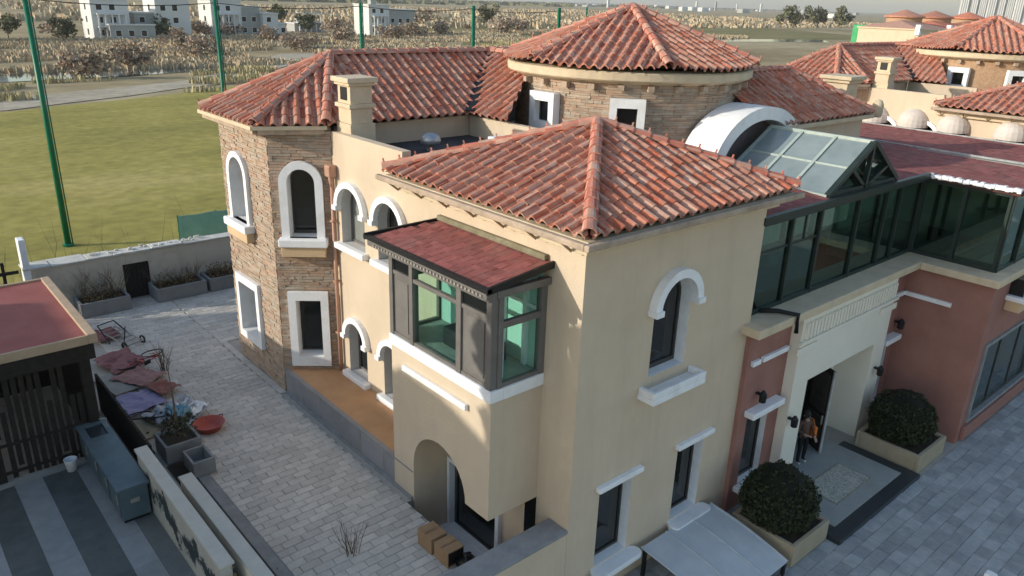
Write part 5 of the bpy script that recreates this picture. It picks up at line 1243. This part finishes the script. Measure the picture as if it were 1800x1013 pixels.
# white villas
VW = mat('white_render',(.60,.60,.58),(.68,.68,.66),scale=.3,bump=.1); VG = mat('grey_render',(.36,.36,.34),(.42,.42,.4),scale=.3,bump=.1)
def white_villa(label, x, y, parts, seed, wins=True):
    v = thing('white_villa', label, 'house', (x,y,-.12), group='white villas beyond the field')
    for (ax,bx2,ay,by2,z1,m_) in parts:
        wl = MB().box(x+ax,x+bx2,y+ay,y+by2,-.2,z1).build('wall', m_, v); MB().box(x+ax-.25,x+bx2+.25,y+ay-.25,y+by2+.25,z1+.001,z1+.35).build('roof_slab', VW, v)
        k = 0; st_ = int(z1//3.1)
        for s_ in range(st_):
            u = ax+1.2
            while u < bx2-1.6:
                f = Fr((x+u,y+ay,0),(1,0,0)); w_ = MB().fbox(f,0,1.5,.9+s_*3.1,2.5+s_*3.1,-.02,.03).build('window', WHITE, v); MB().fbox(f,.1,1.4,1.0+s_*3.1,2.4+s_*3.1,.031,.04).build('pane', DGLASS, w_); u += 3.1
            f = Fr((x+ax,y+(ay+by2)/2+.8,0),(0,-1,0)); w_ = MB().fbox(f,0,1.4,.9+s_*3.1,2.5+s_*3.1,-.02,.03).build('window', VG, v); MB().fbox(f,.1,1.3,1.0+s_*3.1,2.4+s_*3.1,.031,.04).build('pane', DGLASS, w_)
    (ax,bx2,ay,by2,z1,m_) = parts[0]
    for s_ in range(2):
        MB().box(x+ax+1,x+bx2-1,y+ay-1.6,y+ay-.001,3.0+s_*3.1,3.25+s_*3.1).build('balcony', VW, v)
        for k in range(5): MB().box(x+ax+1.1+k*(bx2-ax-2.6)/4,x+ax+1.5+k*(bx2-ax-2.6)/4,y+ay-1.55,y+ay-1.2,-.1+s_*3.1,3.0+s_*3.1).build('column', VW, v)
    MB().box(x+ax+2,x+ax+4,y+ay+2,y+ay+4,z1+.36,z1+1.9).build('roof_tank', VG, v)
    return v
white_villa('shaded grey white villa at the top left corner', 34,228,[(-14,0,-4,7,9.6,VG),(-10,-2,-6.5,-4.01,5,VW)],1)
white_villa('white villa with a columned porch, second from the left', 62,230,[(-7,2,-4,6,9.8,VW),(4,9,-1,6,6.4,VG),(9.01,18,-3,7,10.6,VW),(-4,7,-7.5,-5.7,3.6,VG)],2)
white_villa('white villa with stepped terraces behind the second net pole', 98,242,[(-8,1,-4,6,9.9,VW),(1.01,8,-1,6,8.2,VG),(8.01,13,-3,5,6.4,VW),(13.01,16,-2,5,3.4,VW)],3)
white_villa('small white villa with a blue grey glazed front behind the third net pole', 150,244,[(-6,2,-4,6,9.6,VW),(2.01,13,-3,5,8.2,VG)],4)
white_villa('low pale shed with a white roof on the reeds', 134,268,[(-5,6,-3,3,2.6,VG)],5)
# cream villas and a green wrapped one far along the row
def far_villa(label, x, y, w_, d_, h):
    v = thing('cream_villa', label, 'house', (x,y,-.12), group='cream villas far along the row'); MB().box(x-w_/2,x+w_/2,y-d_/2,y+d_/2,-.2,h).build('wall', STUCCO, v)
    for s_ in (-1,1): MB().box(x+s_*w_/2-.5,x+s_*w_/2+.5,y-d_/2-.3,y-d_/2+.7,h-1,h+1.2).build('corner_pier', WHITE, v)
    mb = MB(); mb.box(x-w_/2-.3,x+w_/2+.3,y-d_/2-.3,y+d_/2+.3,h+.001,h+.3); mb.build('cornice', CORNICE, v)
    mb = MB(); mb.lathe((x+w_*.2,y+2),[(4,h),(4,h+2.6)],24); mb.build('turret', STONE_FLAT, v, smooth=True); mb = MB(); mb.lathe((x+w_*.2,y+2),[(4.1,h+2.55),(4.6,h+2.6),(4.6,h+2.9),(0,h+4.4)],24); mb.build('turret_roof', TILE, v)
    mb = MB(); mb.add([(x-w_/2,y-d_/2,h+.3),(x+w_/2,y-d_/2,h+.3),(x+w_/2,y+d_/2,h+.3),(x-w_/2,y+d_/2,h+.3),(x-w_*.2,y,h+2),(x+w_*.2,y,h+2)],[(0,1,5,4),(1,2,5),(2,3,4,5),(3,0,4)]); mb.build('roof', TILE, v)
    for k in range(3):
        f = Fr((x-w_/2+1.5+k*w_/3,y-d_/2,0),(1,0,0)); o = MB().fbox(f,0,1.4,4.5,6.6,-.02,.05).build('window', WHITE, v); MB().fbox(f,.15,1.25,4.65,6.45,.051,.06).build('pane', DGLASS, o)
for (px_, D_, lab) in ((1592,215,'cream villa farthest along the row, left of three'),(1645,232,'cream villa far along the row, middle of three'),(1705,250,'cream villa far along the row, right of three')):
    v_ = FW*1356.92+RT*(px_-900)+DN*(40-506.5); k = D_/math.hypot(v_.x,v_.y); far_villa(lab, v_.x*k, v_.y*k, 17, 14, 9.3)
v_ = FW*1356.92+RT*(1530-900)+DN*(40-506.5); k = 235/math.hypot(v_.x,v_.y); gx_, gy_ = v_.x*k, v_.y*k
gb = thing('scaffolded_house', 'house wrapped in bright green safety netting at the end of the row', 'house', (gx_,gy_,0)); MB().box(gx_-3,gx_+3,gy_-3,gy_+3,-.1,9.6).build('safety_net', mat('green_safety_net',(.05,.33,.13),(.09,.42,.18),scale=.6), gb)
for i in range(5): MB().box(gx_-3+i*1.5-.06,gx_-3+i*1.5+.06,gy_-3.14,gy_-3.01,-.1,10.2).build('scaffold_pole', STUD, gb)
# skyline
HR = mat('tower_block_render',(.55,.55,.54),(.62,.62,.61),scale=.02,bump=0); HRG = mat('tower_block_glass',(.22,.24,.26),scale=.02,bump=0,rough=.2)
for i in range(9):
    px_ = 1695+i*16; v_ = FW*1356.92+RT*(px_-900)+DN*(20-506.5); D_ = 1500+(i % 3)*130; k = D_/math.hypot(v_.x,v_.y); x, y = v_.x*k, v_.y*k
    t = thing('tower_block', ('pale high-rise slab, leftmost on the skyline','pale high-rise slab, second from left on the skyline','pale high-rise slab, third from left on the skyline','pale high-rise slab, fourth from left on the skyline','pale high-rise slab in the middle of the skyline group','pale high-rise slab, sixth from left on the skyline','pale high-rise slab, seventh from left on the skyline','pale high-rise slab, eighth from left on the skyline','pale high-rise slab, rightmost on the skyline')[i], 'tower', (x,y,-.12), group='high-rise slabs on the skyline')
    H_ = 70+(i*37) % 30; MB().box(x-5.5,x+5.5,y-6,y+6,-.2,H_).build('shaft', HR, t)
    for s_ in range(3): MB().box(x-4.4+s_*3.2,x-2.4+s_*3.2,y-6.2,y-6.01,3,H_-2).build('window_strip', HRG, t); MB().box(x-5.7,x-5.51,y-4.4+s_*3.2,y-2.6+s_*3.2,3,H_-2).build('window_strip', HRG, t)
rs = random.Random(12)
for i in range(30):
    px_ = rs.uniform(930,1520); D_ = rs.uniform(1500,3600); v_ = FW*1356.92+RT*(px_-900)+DN*(15-506.5); k = D_/math.hypot(v_.x,v_.y); x, y = v_.x*k, v_.y*k; w_ = rs.uniform(6,22); h = rs.choice([5,6,7,9,24])
    if h > 15: w_ = 4
    o = MB().box(-w_,w_,-w_*.5,w_*.5,-.2,h).add([(-w_,-w_*.5,h),(w_,-w_*.5,h),(w_,w_*.5,h),(-w_,w_*.5,h),(0,0,h*1.12)],[(0,1,4),(1,2,4),(2,3,4),(3,0,4)]).build('distant_building', VW if i % 3 else VG, None, (0,0,0)); o.location = (x,y,-.12)
    tag(o, 'tiny pale building far off along the horizon', 'building', 'distant buildings on the horizon')
reeds('dark far-off woods lining the horizon', 'woods', band(300,4200, lambda x: 900+.35*x, lambda x: 1100+.75*x), 5000, 5, EVERG, 9, .12, .002, 6)

# porch columns of the white villas
# ------------------------------------------------------------------ air
hz = bpy.data.materials.new('haze'); hz.use_nodes = True; N = hz.node_tree.nodes; N.remove(N['Principled BSDF'])
pv = N.new('ShaderNodeVolumePrincipled'); pv.inputs['Color'].default_value = (.97,.98,1,1); pv.inputs['Density'].default_value = HAZE; pv.inputs['Anisotropy'].default_value = .2
hz.node_tree.links.new(pv.outputs[0], N['Material Output'].inputs['Volume'])
tag(MB().box(-8900,8900,-550,8900,-1.2,112).build('haze', hz), 'thin even haze hanging over the whole plain', 'haze', kind='stuff')
clump_tree('evergreen_tree', 'tall dense evergreen standing on the patio west of the mural wall', -3.3, 14.4, 12.5, 2.6, EVERG, 400, 5200, leaf=.5)  # tree out of view, put in to keep a sun patch off the drive
